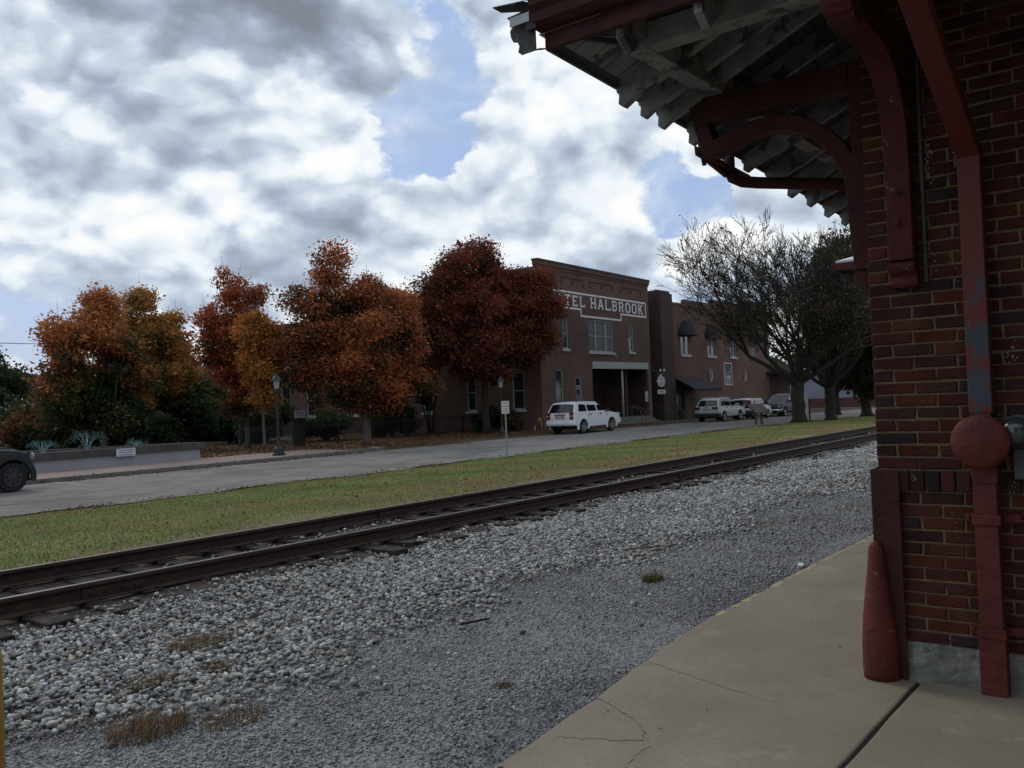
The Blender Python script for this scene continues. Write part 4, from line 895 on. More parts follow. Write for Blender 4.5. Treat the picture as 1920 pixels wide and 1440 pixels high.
def window(par, M, w, h, m=cream, cols=1, sash=True, sill=True, bl=0., fr=.085, name='window', deep=.12, sillm=None):
    """origin = lower left corner on the wall face, x right, y inward"""
    g = B(); g.box((.02, deep, .02), (w-.02, deep+.02, h-.02), M=M); win = g.build(name, glass, par)
    f = B(); f.box((0, deep-.07, 0), (fr, deep, h), M=M); f.box((w-fr, deep-.07, 0), (w, deep, h), M=M); f.box((fr, deep-.065, h-fr), (w-fr, deep, h), M=M); f.box((fr, deep-.065, 0), (w-fr, deep, fr*1.1), M=M)
    for i in range(1, cols): x = w*(i/cols if cols != 3 else (.295 if i == 1 else .705)); f.box((x-.07, deep-.075, fr*1.1+.001), (x+.07, deep, h-fr-.001), M=M)
    if sash: f.box((fr+.001, deep-.05, h*.5-.03), (w-fr-.001, deep-.002, h*.5+.03), M=M)
    f.build('frame', m, win)
    if bl:
        c = B(); c.box((fr, deep-.012, h*(1-bl)), (w-fr, deep-.006, h-fr), M=M); c.build('blind', blind, win)
    if sill:
        c = B(); c.box((-.12, -.09, -.16), (w+.12, deep, -.002), M=M); c.build('sill', sillm or whitet, win)
    return win
Tm = Matrix.Translation
for (a, c, z0, z1), cols, bl in zip(W2, (1, 3, 1), (.5, .97, .48)): window(hot, Tm((a, 0, z0)), c-a, z1-z0, cream, cols, bl=bl)
window(hot, Tm((1.75, 0, -.75)), 1.0, 2.66, cream)
for a, c in SW:
    for z0, z1 in ((-.62, 1.85), (3.3, 5.3)):
        window(hot, Tm((0, c, z0)) @ Matrix.Rotation(-math.pi/2, 4, 'Z'), c-a, z1-z0, cream, bl=0)
d = B(); d.box((4.44, .10, -2.0), (5.11, .15, .75)); dr = d.build('door', mat('grey_green_door', (.20, .24, .22), .7, .15, 3), hot)
f = B(); f.box((4.35, .04, -2.0), (4.44, .16, 1.41)); f.box((5.11, .04, -2.0), (5.2, .16, 1.41)); f.box((4.441, .045, 1.33), (5.109, .16, 1.409)); f.box((4.441, .045, .76), (5.109, .16, .84)); f.build('frame', cream, dr)
g = B(); g.box((4.45, .11, .84), (5.10, .13, 1.33)); g.box((4.54, .092, -.6), (5.01, .099, .55)); g.build('pane', glass, dr)
g = B(); g.box((4.53, .07, -.95), (4.57, .099, -.75)); g.build('handle', cdm, dr)
# porch recess
pb_ = B(); pb_.box((6.3, 2.6, GZ), (15.9, 2.8, 2.2)); pb_.box((6.5, .21, GZ), (6.74, 2.6, 2.2)); pb_.box((15.56, .21, GZ), (15.8, 2.6, 2.2)); pb_.box((12.9, .6, GZ), (13.3, 2.6, 2.2))
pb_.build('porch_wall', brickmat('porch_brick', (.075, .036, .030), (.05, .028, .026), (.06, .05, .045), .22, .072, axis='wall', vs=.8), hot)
c = B(); c.box((6.76, .0, 2.18), (15.54, 2.59, 2.24)); c.build('porch_ceiling', mat('dark_porch_ceiling', (.05, .05, .05), .9), hot)
c = B(); c.box((6.76, -.25, GZ-.1), (15.54, 2.59, -1.62)); c.box((8.2, -.65, GZ-.1), (15.4, -.251, -1.80)); c.box((8.2, -1.05, GZ-.1), (15.4, -.651, -1.98)); c.build('porch_floor', mat('porch_concrete', (.15, .15, .14), .9, .2, 2), hot)
c = B(); c.box((6.7, -.10, 2.0), (15.65, .02, 2.5)); c.build('porch_beam', mat('pale_green_beam', (.30, .34, .32), .75, .08, 2), hot, bev=.01)
col = B(); col.tube([(11.5, .12, -1.62), (11.5, .12, 2.0)], .07, 12); cc = col.build('porch_column', mat('grey_white_column', (.40, .42, .42), .6, .1, 3), hot, smooth=True)
q = B(); q.box((11.38, 0.01, -.46), (11.62, .24, -.40)); q.build('collar', cream, cc)
cp2 = B(); cp2.box((15.5, -.14, GZ-.1), (15.82, .02, 2.0)); cp2.build('porch_pier', mat('grey_brown_pier', (.125, .105, .090), .9, .25, 2.5), hot)
for s0, s1, z0, z1, m_ in ((9.1, 9.75, -1.6, 1.25, mat('pale_green_door', (.16, .21, .19), .7, .15, 3)),):
    d = B(); d.box((s0, 2.52, z0), (s1, 2.59, z1)); d2 = d.build('door', m_, hot)
    g = B(); g.box((s0+.14, 2.50, -.3), (s1-.14, 2.519, 1.0)); g.build('pane', glass, d2)
    g = B(); g.box((s0+.05, 2.48, -.75), (s0+.09, 2.519, -.55)); g.build('handle', cdm, d2)
for s0, w_ in ((7.2, .55), (7.95, .8), (10.35, .65)):
    window(hot, Tm((s0, 2.44, -.75)), w_, 2.1, mat('dull_green_frame', (.12, .14, .13), .8), sash=True, sill=False, deep=.14, fr=.06)
nt_ = B(); nt_.box((7.75, 2.33, -.55), (8.55, 2.36, .35)); nt_.build('notice', mat('blue_grey_notice', (.15, .18, .21), .7, .3, 14), hot)
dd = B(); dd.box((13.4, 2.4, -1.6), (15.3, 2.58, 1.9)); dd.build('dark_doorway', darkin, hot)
rl = B()
for x in (12.2, 13.0):
    rl.tube([(x, -1.0, GZ), (x, -1.0, -1.25), (x, -.7, -1.0), (x, .1, -.78), (x, .18, -.9), (x, .18, -1.62)], .022, 6)
rl.build('handrail', cdm, hot)
sm = B(); sm.box((10.4, -.012, 2.78), (10.52, -.002, 3.05)); sm.build('wall_plate', mat('dull_tan_plate', (.30, .22, .14), .8), hot)
# text helper for small boards
def text_mesh(s, size, mtl, par, M, name='lettering', ext=.001, sx=1.):
    cu = bpy.data.curves.new(name, 'FONT'); cu.body = s; cu.size = size; cu.align_x = 'CENTER'; cu.align_y = 'CENTER'; cu.resolution_u = 2; cu.space_line = .9
    o = bpy.data.objects.new(name, cu); COL.objects.link(o); dg = bpy.context.evaluated_depsgraph_get(); dg.update()
    me = bpy.data.meshes.new_from_object(o.evaluated_get(dg)); bpy.data.objects.remove(o); me.transform(M @ Matrix.Diagonal((sx, 1, 1, 1))); me.materials.clear(); me.materials.append(mtl)
    o = bpy.data.objects.new(name, me); COL.objects.link(o); o.parent = par; return o
RX = Matrix.Rotation(math.pi/2, 4, 'X')
inkm = mat('sign_ink', (.03, .03, .035), .7)
signw = mat('sign_white', (.52, .52, .53), .6, .06, 4)
npb = B(); npb.box((14.75, -.175, -.50), (15.20, -.145, .25)); npo = npb.build('notice_board', signw, None)
npo.parent = hot; 
for k, z in enumerate((.12, .0, -.10, -.19, -.28, -.37)): 
    b = B(); b.box((14.83+.02*(k % 2), -.180, z-.03), (15.12-.03*(k % 3), -.1765, z+.02)); b.build('printed_line', inkm, npo)
# hanging shop sign at the corner of the hotel
def hl(x, y, z): return HO+Matrix.Rotation(HA, 3, 'Z') @ Vector((x, y, z))
sgo = empty('hanging_sign', hl(16.6, -.35, 0), HA, 'white scalloped oval sign with a small board below at the right corner of the hotel', 'sign')
b = B(); n = 40; pts = []
for i in range(n):
    t = 2*math.pi*i/n; r_ = 1+.07*math.cos(8*t); pts.append((.72+.72*r_*math.cos(t), 1.02+.44*r_*math.sin(t)+.08*(1 if abs(math.cos(t)) < .4 and math.sin(t) > 0 else 0)))
b.prism(pts, -.02, .02, 'y'); ob = b.build('oval_board', signw, sgo)
b = B(); n = 28
for i in range(n):
    t, u_ = 2*math.pi*i/n, 2*math.pi*(i+1)/n; b.add([(.72+k*math.cos(a), -.024, 1.02+k*.60*math.sin(a)) for k, a in ((.60, t), (.60, u_), (.56, u_), (.56, t))], [(0, 1, 2, 3)])
b.build('rim_line', inkm, ob); b = B(); b.add([(.45, -.024, 1.1), (.72, -.024, 1.32), (.99, -.024, 1.1), (.85, -.024, 1.12), (.72, -.024, 1.22), (.59, -.024, 1.12)], [(0, 1, 4, 5), (1, 2, 3, 4)]); b.build('roof_emblem', inkm, ob)
b = B(); b.box((.4, -.024, .88), (1.04, -.021, .94)); b.box((.5, -.024, .76), (.94, -.021, .80)); b.build('writing', inkm, ob)
b = B(); b.box((.02, -.02, .02), (1.42, .02, .36)); lo_ = b.build('lower_board', signw, sgo)
b = B(); b.box((.2, -.024, .15), (1.2, -.021, .22)); b.build('writing', inkm, lo_)
b = B(); b.tube([(-.5, .25, 1.95), (1.5, 0, 1.62)], .02, 6); b.tube([(.1, .0, 1.60), (.1, 0, .36)], .012, 5); b.tube([(1.36, .0, 1.64), (1.36, 0, .30)], .012, 5); b.tube([(.0, 0, 1.62), (1.5, 0, 1.62)], .02, 6); b.build('bracket', cdm, sgo)
for x in (.35, 1.05):
    b = B(); b.lathe([(.03, .18), (.05, .1), (.11, .0), (.10, -.02)], (x, -.15, 1.86), 10); b.build('spot_lamp', signw, sgo)
# drain pipe and link between the buildings
gap = empty('rear_wing', hl(16.31, 6.5, 0), HA, 'narrow brick wing set back between the hotel and the second brick building', 'building')
b = B(); wall_holes(b, (0, 0, 0), (1, 0, 0), 3.2, GZ-.4, 6.2, [(.55, 1.95, 3.3, 6.0)], .15, (0, 1, 0)); b.box((0, .16, GZ-.4), (3.2, 4, 6.15)); b.build('wall', hbr, gap)
b = B(); b.box((-.02, -.2, 6.15), (3.2, 4.1, 6.35)); b.build('flat_roof', mat('dark_coping', (1, 1, 1)), gap)
window(gap, Tm((.55, 0, 3.3)), 1.4, 2.7, whitet, bl=0)
b = B(); b.box((.5, .5, 6.36), (1.0, 1.0, 6.8)); b.tube([(.8, .6, 6.7), (.8, .6, 7.2)], .12, 8); b.build('roof_unit', mat('grey_metal_unit', (.25, .26, .27), .6), gap)
# ================================================================== second brick building
bb = empty('brick_commercial_building', HO, HA, 'long red brick building right of the hotel with chimney stack and dark awnings', 'building')
N0 = .3; bz = -3.0
B2W = [(22.75, 25.25), (28.7, 31.2), (34.4, 36.6), (40.2, 42.4)]
b = B()
wall_holes(b, (20.6, N0, 0), (1, 0, 0), 25.6, bz, 7.6, [(a-20.6+.25, c-20.6-.25, 3.3, 5.15) for a, c in B2W]+[(.6, 3.75, bz, .28)], .18, (0, 1, 0))
for s0, s1, t in ((20.6, 24.2, 7.75), (24.2, 30.5, 8.15), (30.5, 38, 8.6), (38, 46.2, 9.1)): b.box((s0+.001, N0-.05, 7.55), (s1, N0+.35, t))
b.box((46.0, N0, bz), (46.2, 24, 7.6)); b.box((20.6, N0+.36, 7.4), (46.0, 24, 7.5)); b.box((20.6, N0+.2, bz), (20.8, 24, 7.5))
b.build('wall', brickmat('second_building_brick', (.130, .058, .043), (.080, .042, .034), (.14, .105, .09), .22, .072, axis='wall', vs=.35, var=.3), bb)
b = B(); b.box((18.2, N0-.45, bz), (20.599, 3.0, 8.3)); b.box((18.35, N0-.3, 8.3), (20.45, 2.6, 8.5)); b.build('chimney_stack', brickmat('dark_stack_brick', (.068, .042, .035), (.050, .034, .030), (.05, .042, .04), .22, .072, axis='wall'), bb)
awn = mat('black_canvas', (.012, .014, .020), .8, .2, 3)
for i, (a, c) in enumerate(B2W):
    w = window(bb, Tm((a+.25, N0, 3.3)), c-a-.5, 1.85, whitet, 2, sash=False, bl=.5 if i else 0)
    aw = B(); n = 10; vs = []; mid = (a+c)/2
    R = (c-a)/2+.3
    for j in range(n+1):
        t = math.pi*j/n
        for k in range(5):
            u_ = math.pi/2*k/4; vs.append((mid+R*math.cos(t)*(1 if k == 0 else math.cos(u_*.55)), N0-.95*math.cos(u_)*math.sin(t)*1-.005, 4.95+.15+1.25*math.sin(u_)*(.35+.65*math.sin(t))-(.12 if k == 0 else 0)))
    aw.add(vs, [(j*5+k, j*5+k+1, (j+1)*5+k+1, (j+1)*5+k) for j in range(n) for k in range(4)]); aw.build('dome_awning', awn, bb)
aw = B(); aw.add([(20.9, N0-.01, 1.42), (25.4, N0-.01, 1.42), (27.0, N0-2.0, .30), (21.0, N0-2.0, .30)], [(0, 1, 2, 3)]); aw.add([(21.0, N0-2.0, .30), (27.0, N0-2.0, .30), (27.0, N0-2.0, .12), (21.0, N0-2.0, .12)], [(0, 1, 2, 3)]); aw.add([(25.4, N0-.01, 1.42), (27.0, N0-2.0, .30), (25.4, N0-.01, .30)], [(0, 1, 2)])
o = aw.build('door_awning', awn, bb); o.modifiers.new('thick', 'SOLIDIFY').thickness = .03
wd_ = brickmat('weathered_boards', (.145, .115, .080), (.105, .085, .062), (.03, .025, .02), .16, 3.0, axis='wall', vs=1.2)
dd = B(); dd.box((21.25, N0+.12, bz), (22.95, N0+.2, .27)); dd.box((23.15, N0-.10, bz), (24.3, N0+.02, .26)); dd.build('boarded_door', wd_, bb)
st = B(); st.box((21.95, N0+.10, -.95), (22.1, N0+.119, -.1)); st.build('door_glass', mat('pale_door_glass', (.3, .3, .28), .4), bb)
sl = B(); sl.box((45.0, N0-.25, -2.4), (46.0, N0-.01, -1.2)); 
# ornaments on the wall : two oval plaques and a framed window with an arch picture
for s0, sgn in ((29.25, 1), (38.2, 1)):
    p = empty('oval_plaque', hl(s0, N0-.04, 1.55), HA, 'white edged dark oval plaque on the brick wall %s the framed panel' % ('left of' if s0 < 30 else 'right of'), 'plaque')
    b = B(); b.lathe([(.42, 0), (.42, .03), (.34, .04)], (0, 0, 0), 24, 'y', M=Matrix.Diagonal((1, -1, 1.35, 1))); b.build('plaque_disc', mat('dark_plaque_face', (.04, .05, .06), .5), p)
    b = B(); n = 24
    for i in range(n):
        t, u_ = 2*math.pi*i/n, 2*math.pi*(i+1)/n; k0 = .30+.10*max(0, math.cos(t+.5)) ; k1 = .30+.10*max(0, math.cos(u_+.5))
        b.add([(.42*math.cos(t), -.05, .56*math.sin(t)), (.42*math.cos(u_), -.05, .56*math.sin(u_)), ((.42-k1+.28)*math.cos(u_), -.05, (.56-k1+.28)*math.sin(u_)), ((.42-k0+.28)*math.cos(t), -.05, (.56-k0+.28)*math.sin(t))], [(0, 1, 2, 3)])
    b.build('white_edge', signw, p)
p = empty('framed_panel', hl(32.75, N0-.03, .68), HA, 'tall white framed picture panel of dark figures on the brick wall', 'wall panel')
b = B(); b.box((0, -.03, 0), (1.85, .02, 1.98)); b.build('panel', mat('dark_picture', (.05, .045, .05), .7, .6, 2.2, stain=((.28, .28, .28), 2.4, .56)), p)
b = B(); b.box((-.08, -.06, 1.981), (1.93, .02, 2.06)); b.box((-.08, -.06, -.08), (1.93, .02, -.001)); b.box((-.08, -.06, 0), (-.001, .02, 1.98)); b.box((1.851, -.06, 0), (1.93, .02, 1.98)); b.build('frame', signw, p)
for k, (x, w_) in enumerate(((.28, .34), (.76, .34), (1.24, .34))):
    b = B(); b.prism([(x, .05), (x+w_, .05), (x+w_, .65), (x+w_*.8, .82), (x+w_*.5, .9), (x+w_*.2, .82), (x, .65)], -.04, -.031, 'y'); b.build('picture_arch', signw, p)
    b = B(); b.prism([(x+.08, .06), (x+w_-.08, .06), (x+w_-.08, .55), (x+w_*.5, .72), (x+.08, .55)], -.05, -.041, 'y'); b.build('picture_figure', mat('dull_red_figure' if k == 1 else 'navy_figure', (.16, .04, .035) if k == 1 else (.04, .05, .10), .7), p)
# ---- structures further down the street
pr_ = empty('porch_building', (92, 36, -2.5), HA, 'dark building with a pale sign box and thin posts behind the parked pickup', 'building')
b = B(); b.box((0, 1, -.3), (14, 12, 5.4)); b.build('wall', brickmat('far_brick', (.07, .045, .04), (.06, .04, .035), (.06, .05, .045), .22, .072, axis='wall'), pr_)
b = B(); b.box((-.2, -2, 4.2), (14, 1.2, 4.5)); b.build('porch_roof', mat('dark_coping', (1, 1, 1)), pr_)
b = B(); b.box((.5, -2.1, 1.75), (4.0, -1.8, 2.9)); b.build('sign_box', signw, pr_)
for x in (1.4, 2.8): b = B(); b.tube([(x, -1.9, -.3), (x, -1.9, 1.75)], .06, 6); b.build('post', cream, pr_)
fb = empty('far_building', (118, 34, -2.8), .1, 'low far lilac blue building over dark red brick at the street end', 'building')
b = B(); b.box((0, 0, 1.4), (22, 12, 4.6)); b.build('upper_wall', mat('lilac_grey_wall', (.20, .21, .27), .8, .2, .5), fb)
b = B(); b.box((0, -.02, -1), (22, 12, 1.399)); b.build('lower_wall', mat('dark_red_wall', (.09, .035, .035), .8), fb)
b = B(); b.box((-.4, -.6, 4.6), (22.4, 12.4, 4.9)); b.build('roof', mat('dark_coping', (1, 1, 1)), fb)
for x in (2, 6, 10, 14, 18): b = B(); b.box((x, -.08, 1.6), (x+.5, -.03, 4.4)); b.build('pilaster', mat('dark_coping', (1, 1, 1)), fb)
wbld = empty('cream_house', (128, 24, -2.8), .1, 'small cream house far away between the tree trunks at the end of the street', 'house')
b = B(); b.box((0, 0, -.5), (9, 8, 3.6)); b.build('wall', mat('cream_siding', (.55, .53, .45), .8, .1, 1), wbld)
b = B(); b.prism([(-.5, 3.6), (9.5, 3.6), (4.5, 6.4)], -.5, 8.5, 'y'); b.build('roof', mat('grey_shingles', (.14, .14, .15), .9), wbld)
b = B(); b.box((2, -.05, .2), (3.2, -.01, 1.8)); b.build('window', glass, wbld); b = B(); b.box((5.5, -.05, -.5), (6.5, -.01, 1.8)); b.build('door', mat('peach_door', (.45, .25, .17), .7), wbld)
# ================================================================== street furniture
def lamp(x, y, z, lab):
    t = empty('street_lamp', (x, y, z), 0, lab, 'street lamp', 'black lantern lamps along the pavement')
    im = mat('black_cast_iron', (.018, .022, .024), .5, .2, 8)
    b = B(); b.lathe([(.27, 0), (.27, .08), (.22, .10), (.20, .28), (.15, .34), (.11, .38), (.085, .50), (.075, .55), (.06, .6), (.052, 2.62), (.075, 2.65), (.06, 2.70), (.09, 2.74), (.05, 2.76)], n=14); b.build('post', im, t, smooth=False)
    b = B(); b.lathe([(.10, 2.77), (.15, 3.12), (.14, 3.13)], n=6); b.build('lantern_glass', mat('frosted_lamp_glass', (.30, .31, .29), .35, .1, 5), t)
    b = B(); b.lathe([(.215, 3.12), (.20, 3.16), (.13, 3.27), (.07, 3.33), (.06, 3.37), (.02, 3.42), (.025, 3.46), (.005, 3.50)], n=12); b.build('lantern_cap', im, t)
    f = B()
    for k in range(6):
        a = math.pi/3*k; f.tube([(.103*math.cos(a), .103*math.sin(a), 2.77), (.153*math.cos(a), .153*math.sin(a), 3.12)], .009, 4)
    f.build('lantern_ribs', im, t)
    return t
lamp(23.71, 30.6, -1.9, 'black lantern street lamp standing on the plaza pavement beside the low fence')
lamp(40.1, 31.6, -2.02, 'black street lamp post behind the no parking sign, its head inside the dark red tree')
ns = empty('no_parking_sign', (25.99, 20.30, -2.02), math.radians(-52), 'small white no parking sign on a thin galvanised post at the edge of the grass', 'road sign')
b = B(); b.box((-.028, -.004, 0), (.028, .004, 2.0)); b.box((-.028, .004, 0), (-.018, .028, 2.0)); b.box((.018, .004, 0), (.028, .028, 2.0)); b.build('post', mat('galvanised_post', (.26, .28, .28), .5, .2, 10, metal=.4), ns)
b = B(); w_, h_ = .145, .235; cxs = [(-w_+.02, -h_), (w_-.02, -h_), (w_, -h_+.02), (w_, h_-.02), (w_-.02, h_), (-w_+.02, h_), (-w_, h_-.02), (-w_, -h_+.02)]
b.prism(cxs, -.008, -.005, 'y', M=Tm((0, 0, 1.77))); pn_ = b.build('sign_plate', signw, ns)
redink = mat('faded_red_ink', (.33, .07, .07), .7)
for s_, z_, sz_ in (('NO', .145, .105), ('PARKING', .045, .068), ('FIRE', -.055, .075), ('LANE', -.150, .075)): text_mesh(s_, sz_, redink, pn_, Tm((0, -.0095, 1.77+z_)) @ RX)
# plaza fence and gate pillar
fm = mat('grey_green_railing', (.07, .085, .085), .6, .2, 5); bk = mat('black_railing', (.015, .015, .016), .6, .2, 5)
def fence(p, q, h, m, lab, step=.13, posts=2.4, z=-1.97, finial=.10):
    p, q = Vector((*p, z)), Vector((*q, z)); L = (q-p).length; d = (q-p)/L
    t = empty('iron_fence', p, math.atan2(d.y, d.x), lab, 'fence')
    b = B(); b.box((0, -.015, h-.16), (L, .015, h-.12)); b.box((0, -.015, .12), (L, .015, .16)); x = step
    while x < L-.05:
        b.box((x-.008, -.008, .05), (x+.008, .008, h)); b.add([(x-.018, 0, h), (x, -.012, h+.03), (x+.018, 0, h), (x, 0, h+finial), (x, .012, h+.03)], [(0, 1, 3), (1, 2, 3), (2, 4, 3), (4, 0, 3)]); x += step
    b.build('railing', m, t)
    n = max(1, round(L/posts))
    for i in range(n+1):
        c = B(); x = L*i/n; c.box((x-.03, -.03, 0), (x+.03, .03, h+.08)); c.box((x-.04, -.04, h+.081), (x+.04, .04, h+.12)); c.build('post', m, t)
    return t
fence((30.35, 42.6), (30.35, 37.95), 1.12, fm, 'grey green low iron railing behind the street lamp', .14, 2.35)
fence((30.75, 37.85), (46.7, 38.0), 1.12, bk, 'long black spiked iron fence in front of the hotel side yard under the trees', .13, 2.6)
gp_ = empty('gate_pillar', (30.25, 37.3, -1.97), 0, 'dark brick pillar carrying a small white notice at the fence corner', 'pillar')
b = B(); b.box((-.22, -.22, 0), (.22, .22, 1.42)); b.box((-.26, -.26, 1.42), (.26, .26, 1.5)); b.build('shaft', brickmat('dark_pillar_brick', (.05, .035, .03), (.035, .028, .025), (.05, .045, .04), .22, .072, axis='wall'), gp_)
b = B(); b.box((-.30, -.30, 1.51), (.30, -.28, 1.92)); nn = b.build('notice', signw, gp_); nn.rotation_euler.z = -.45
for z in (1.80, 1.72, 1.62): c = B(); c.box((-.22, -.304, z-.018), (.20, -.301, z+.018)); c.build('writing', mat('blue_grey_ink', (.12, .15, .24), .7), nn)
wpp = B(); wpp.tube([(30.62, 37.5, -1.97), (30.62, 37.5, -.9), (30.58, 37.45, -.7), (30.62, 37.5, -.6)], .03, 6); tag(wpp.build('white_pipe', mat('grey_white_pipe', (.3, .3, .29), .6), smooth=True), 'thin whitish pipe standing beside the fence corner pillar', 'pipe')
# yellow vent pipe beside the parked truck
yp = B(); yp.tube([(44.35, 31.9, -2.02), (44.35, 31.9, -1.28)]+[(44.35-.11+.11*math.cos(t), 31.9, -1.28+.11*math.sin(t)) for t in (.5, 1.0, 1.57, 2.1, 2.7, 3.14)]+[(44.13, 31.9, -1.38)], .035, 8)
tag(yp.build('gas_vent_pipe', mat('yellow_pipe', (.45, .30, .10), .6, .15, 6), smooth=True), 'yellow hook shaped pipe by the wall left of the white car', 'pipe')
yp = B(); yp.tube([(43.8, 32.0, -2.02), (43.8, 32.0, -1.62)], .03, 8); yp.lathe([(.045, 0), (.045, .04)], (43.8, 32, -1.63), 8); tag(yp.build('pipe_stub', mat('cream_pipe', (.4, .36, .28), .6)), 'short pale pipe stub left of the yellow hook pipe', 'pipe')
# interpretive panel
ip = empty('information_stand', (50.1, 20.45, -2.0), math.radians(-20), 'sloping information panel on two brown legs on the grass verge', 'information stand')
lm = mat('brown_legs', (.075, .045, .04), .7)
for x in (-.24, .24): b = B(); b.box((x-.06, -.05, 0), (x+.06, .05, .86)); b.build('leg', lm, ip)
b = B(); b.box((-.62, -.42, -.025), (.62, .42, .025), M=Tm((0, 0, .93)) @ Matrix.Rotation(math.radians(38), 4, 'X')); pnn = b.build('panel', mat('dark_panel_frame', (.05, .048, .045), .5), ip, bev=.01)
b = B(); b.box((-.54, -.35, .028), (.54, .35, .031), M=Tm((0, 0, .93)) @ Matrix.Rotation(math.radians(38), 4, 'X')); b.build('printed_face', mat('printed_panel_face', (.12, .10, .09), .5, .5, 5), pnn)
# white crossing board between the far trunks
wp = empty('white_marker_board', (57.9, 20.45, -2.1), math.radians(-60), 'tall narrow white board with a dark post standing behind the thick trunk', 'board')
b = B(); b.prism([(-.19, 0), (.19, 0), (.19, 1.45), (.10, 1.62), (-.06, 1.68), (-.19, 1.5)], -.02, .02, 'y'); b.build('board', signw, wp); b = B(); b.box((.20, -.04, 0), (.30, .06, 1.35)); b.build('post', lm, wp)
# bin at the boarded door
bn = empty('bin', hl(21.0, N0-.7, -2.22), HA, 'small dark bin at the foot of the chimney stack', 'bin'); b = B(); b.lathe([(.26, 0), (.30, .75)], n=14); b.build('body', inkm, bn); b = B(); b.lathe([(.32, .751), (.30, .84), (.1, .9)], n=14); b.build('lid', inkm, bn)
# overhead cable at far left
cb_ = B(); cb_.tube([(-5, 60, 6.1), (4, 60.5, 5.55), (12, 61, 5.2), (20, 61.5, 5.05), (30, 62, 5.1)], .022, 4); tag(cb_.build('overhead_cable', inkm), 'single thin overhead cable crossing the sky at the left edge', 'cable')
cb_ = B()
for z in (0, .5, 1.1): pass
# ================================================================== fountain basin
fo = empty('fountain_basin', (15, 34, -1.9), 0, 'long low stone fountain basin with dark coping on the brick plaza', 'fountain')
def basin_poly(inset=0.):
    p = [(-11+inset, -1.15+inset), (6.75-inset*1.6, -1.15+inset)]
    for i in range(1, 14):
        t = i/13; x = 6.75-inset*1.6-(17.75-2.6*inset)*t; p.append((x, -1.15+inset+(4.4-2*inset)*math.sin(math.pi*(t*.92+.02))**.8))
    return p[:-1]
def ring(b, P1, P2, z0, z1):
    n = len(P1); vs = [(x, y, z) for z in (z0, z1) for x, y in P1]+[(x, y, z) for z in (z0, z1) for x, y in P2]
    for i in range(n):
        j = (i+1) % n; b.f += [tuple(len(b.v)+k for k in q) for q in ((i, j, j+n, i+n), (2*n+j, 2*n+i, 3*n+i, 3*n+j), (i+n, j+n, j+3*n, i+3*n), (j, i, i+2*n, j+2*n))]
    b.v += vs; b.c += [(1, 1, 1)]*len(vs)
b = B(); ring(b, basin_poly(.12), basin_poly(.45), 0, .43); b.build('basin_wall', mat('grey_render_wall', (.27, .275, .30), .85, .15, 1.5), fo)
b = B(); ring(b, basin_poly(0), basin_poly(.5), .431, .70); b.build('coping', brickmat('dark_coping_stone', (.085, .078, .078), (.07, .065, .065), (.04, .04, .04), 1.2, .8, axis='xy', vs=2), fo, bev=.012)
wm, wt, wb2 = node_mat('pool_water'); wb2.inputs['Base Color'].default_value = (.03, .06, .065, 1); wb2.inputs['Roughness'].default_value = .08
b = B(); P1 = basin_poly(.44); b.add([(x, y, .52) for x, y in P1], [tuple(range(len(P1)))]); b.build('pool_water', wm, fo)
b = B(); b.box((3.3-.42, -1.165, .36), (3.3+.35, -1.152, .66)); nt2 = b.build('notice', signw, fo); nt2.location = (.0, 0, 0)
for z in (.60, .52, .42): c = B(); c.box((3.3-.32, -1.169, z-.02), (3.3+.25, -1.166, z+.012)); c.build('writing', mat('blue_grey_ink', (1, 1, 1)), nt2)
jm, jt, jb = node_mat('fountain_spray'); jb.inputs['Base Color'].default_value = (.30, .46, .46, 1); jb.inputs['Roughness'].default_value = .2; jb.inputs['Transmission Weight'].default_value = .5
def jet(x, h, spread, lab, arms=9, sd=1):
    r_ = random.Random(sd); b = B(); sp_ = B()
    b.tube([(0, 0, 0), (0, 0, h*.5), (0, 0, h)], [.022, .03, .012], 6)
    for k in range(arms):
        a = 2*math.pi*k/arms+r_.random()*.3; s_ = spread*r_.uniform(.8, 1.1); hh = h*r_.uniform(.80, 1.02); n = 12; pts = []
        for i in range(n+1):
            t = i/n; pts.append((s_*t*math.cos(a), s_*t*math.sin(a), hh*(2.4*t-1.9*t*t)/.76))
        b.tube(pts[:7], [.015-.0017*i for i in range(7)], 5)
        for p in pts[5:]:
            for q in range(6):
                c = Vector(p)+Vector((r_.gauss(0, .05), r_.gauss(0, .05), r_.gauss(0, .07))); e_ = r_.uniform(.005, .014)
                sp_.add([c+Vector(v)*e_ for v in ((1, 0, 0), (-1, 0, 0), (0, 1, 0), (0, -1, 0), (0, 0, 1), (0, 0, -1))], [(0, 2, 4), (2, 1, 4), (1, 3, 4), (3, 0, 4), (2, 0, 5), (1, 2, 5), (3, 1, 5), (0, 3, 5)])
    o = b.build('water_jet', jm); o.location = (x, 34.2, -1.38); s2 = sp_.build('spray', jm, o); tag(s2, kind='stuff'); return tag(o, lab, 'water jet', 'water jets of the fountain')
jet(15.75, .55, .62, 'low fan shaped water jet beside the dark green vehicle', 9, 2)
jet(17.45, .78, .72, 'tallest middle water jet rising from the basin', 8, 3)
jet(19.45, .36, .40, 'smallest water jet just behind the white notice on the basin', 8, 4)

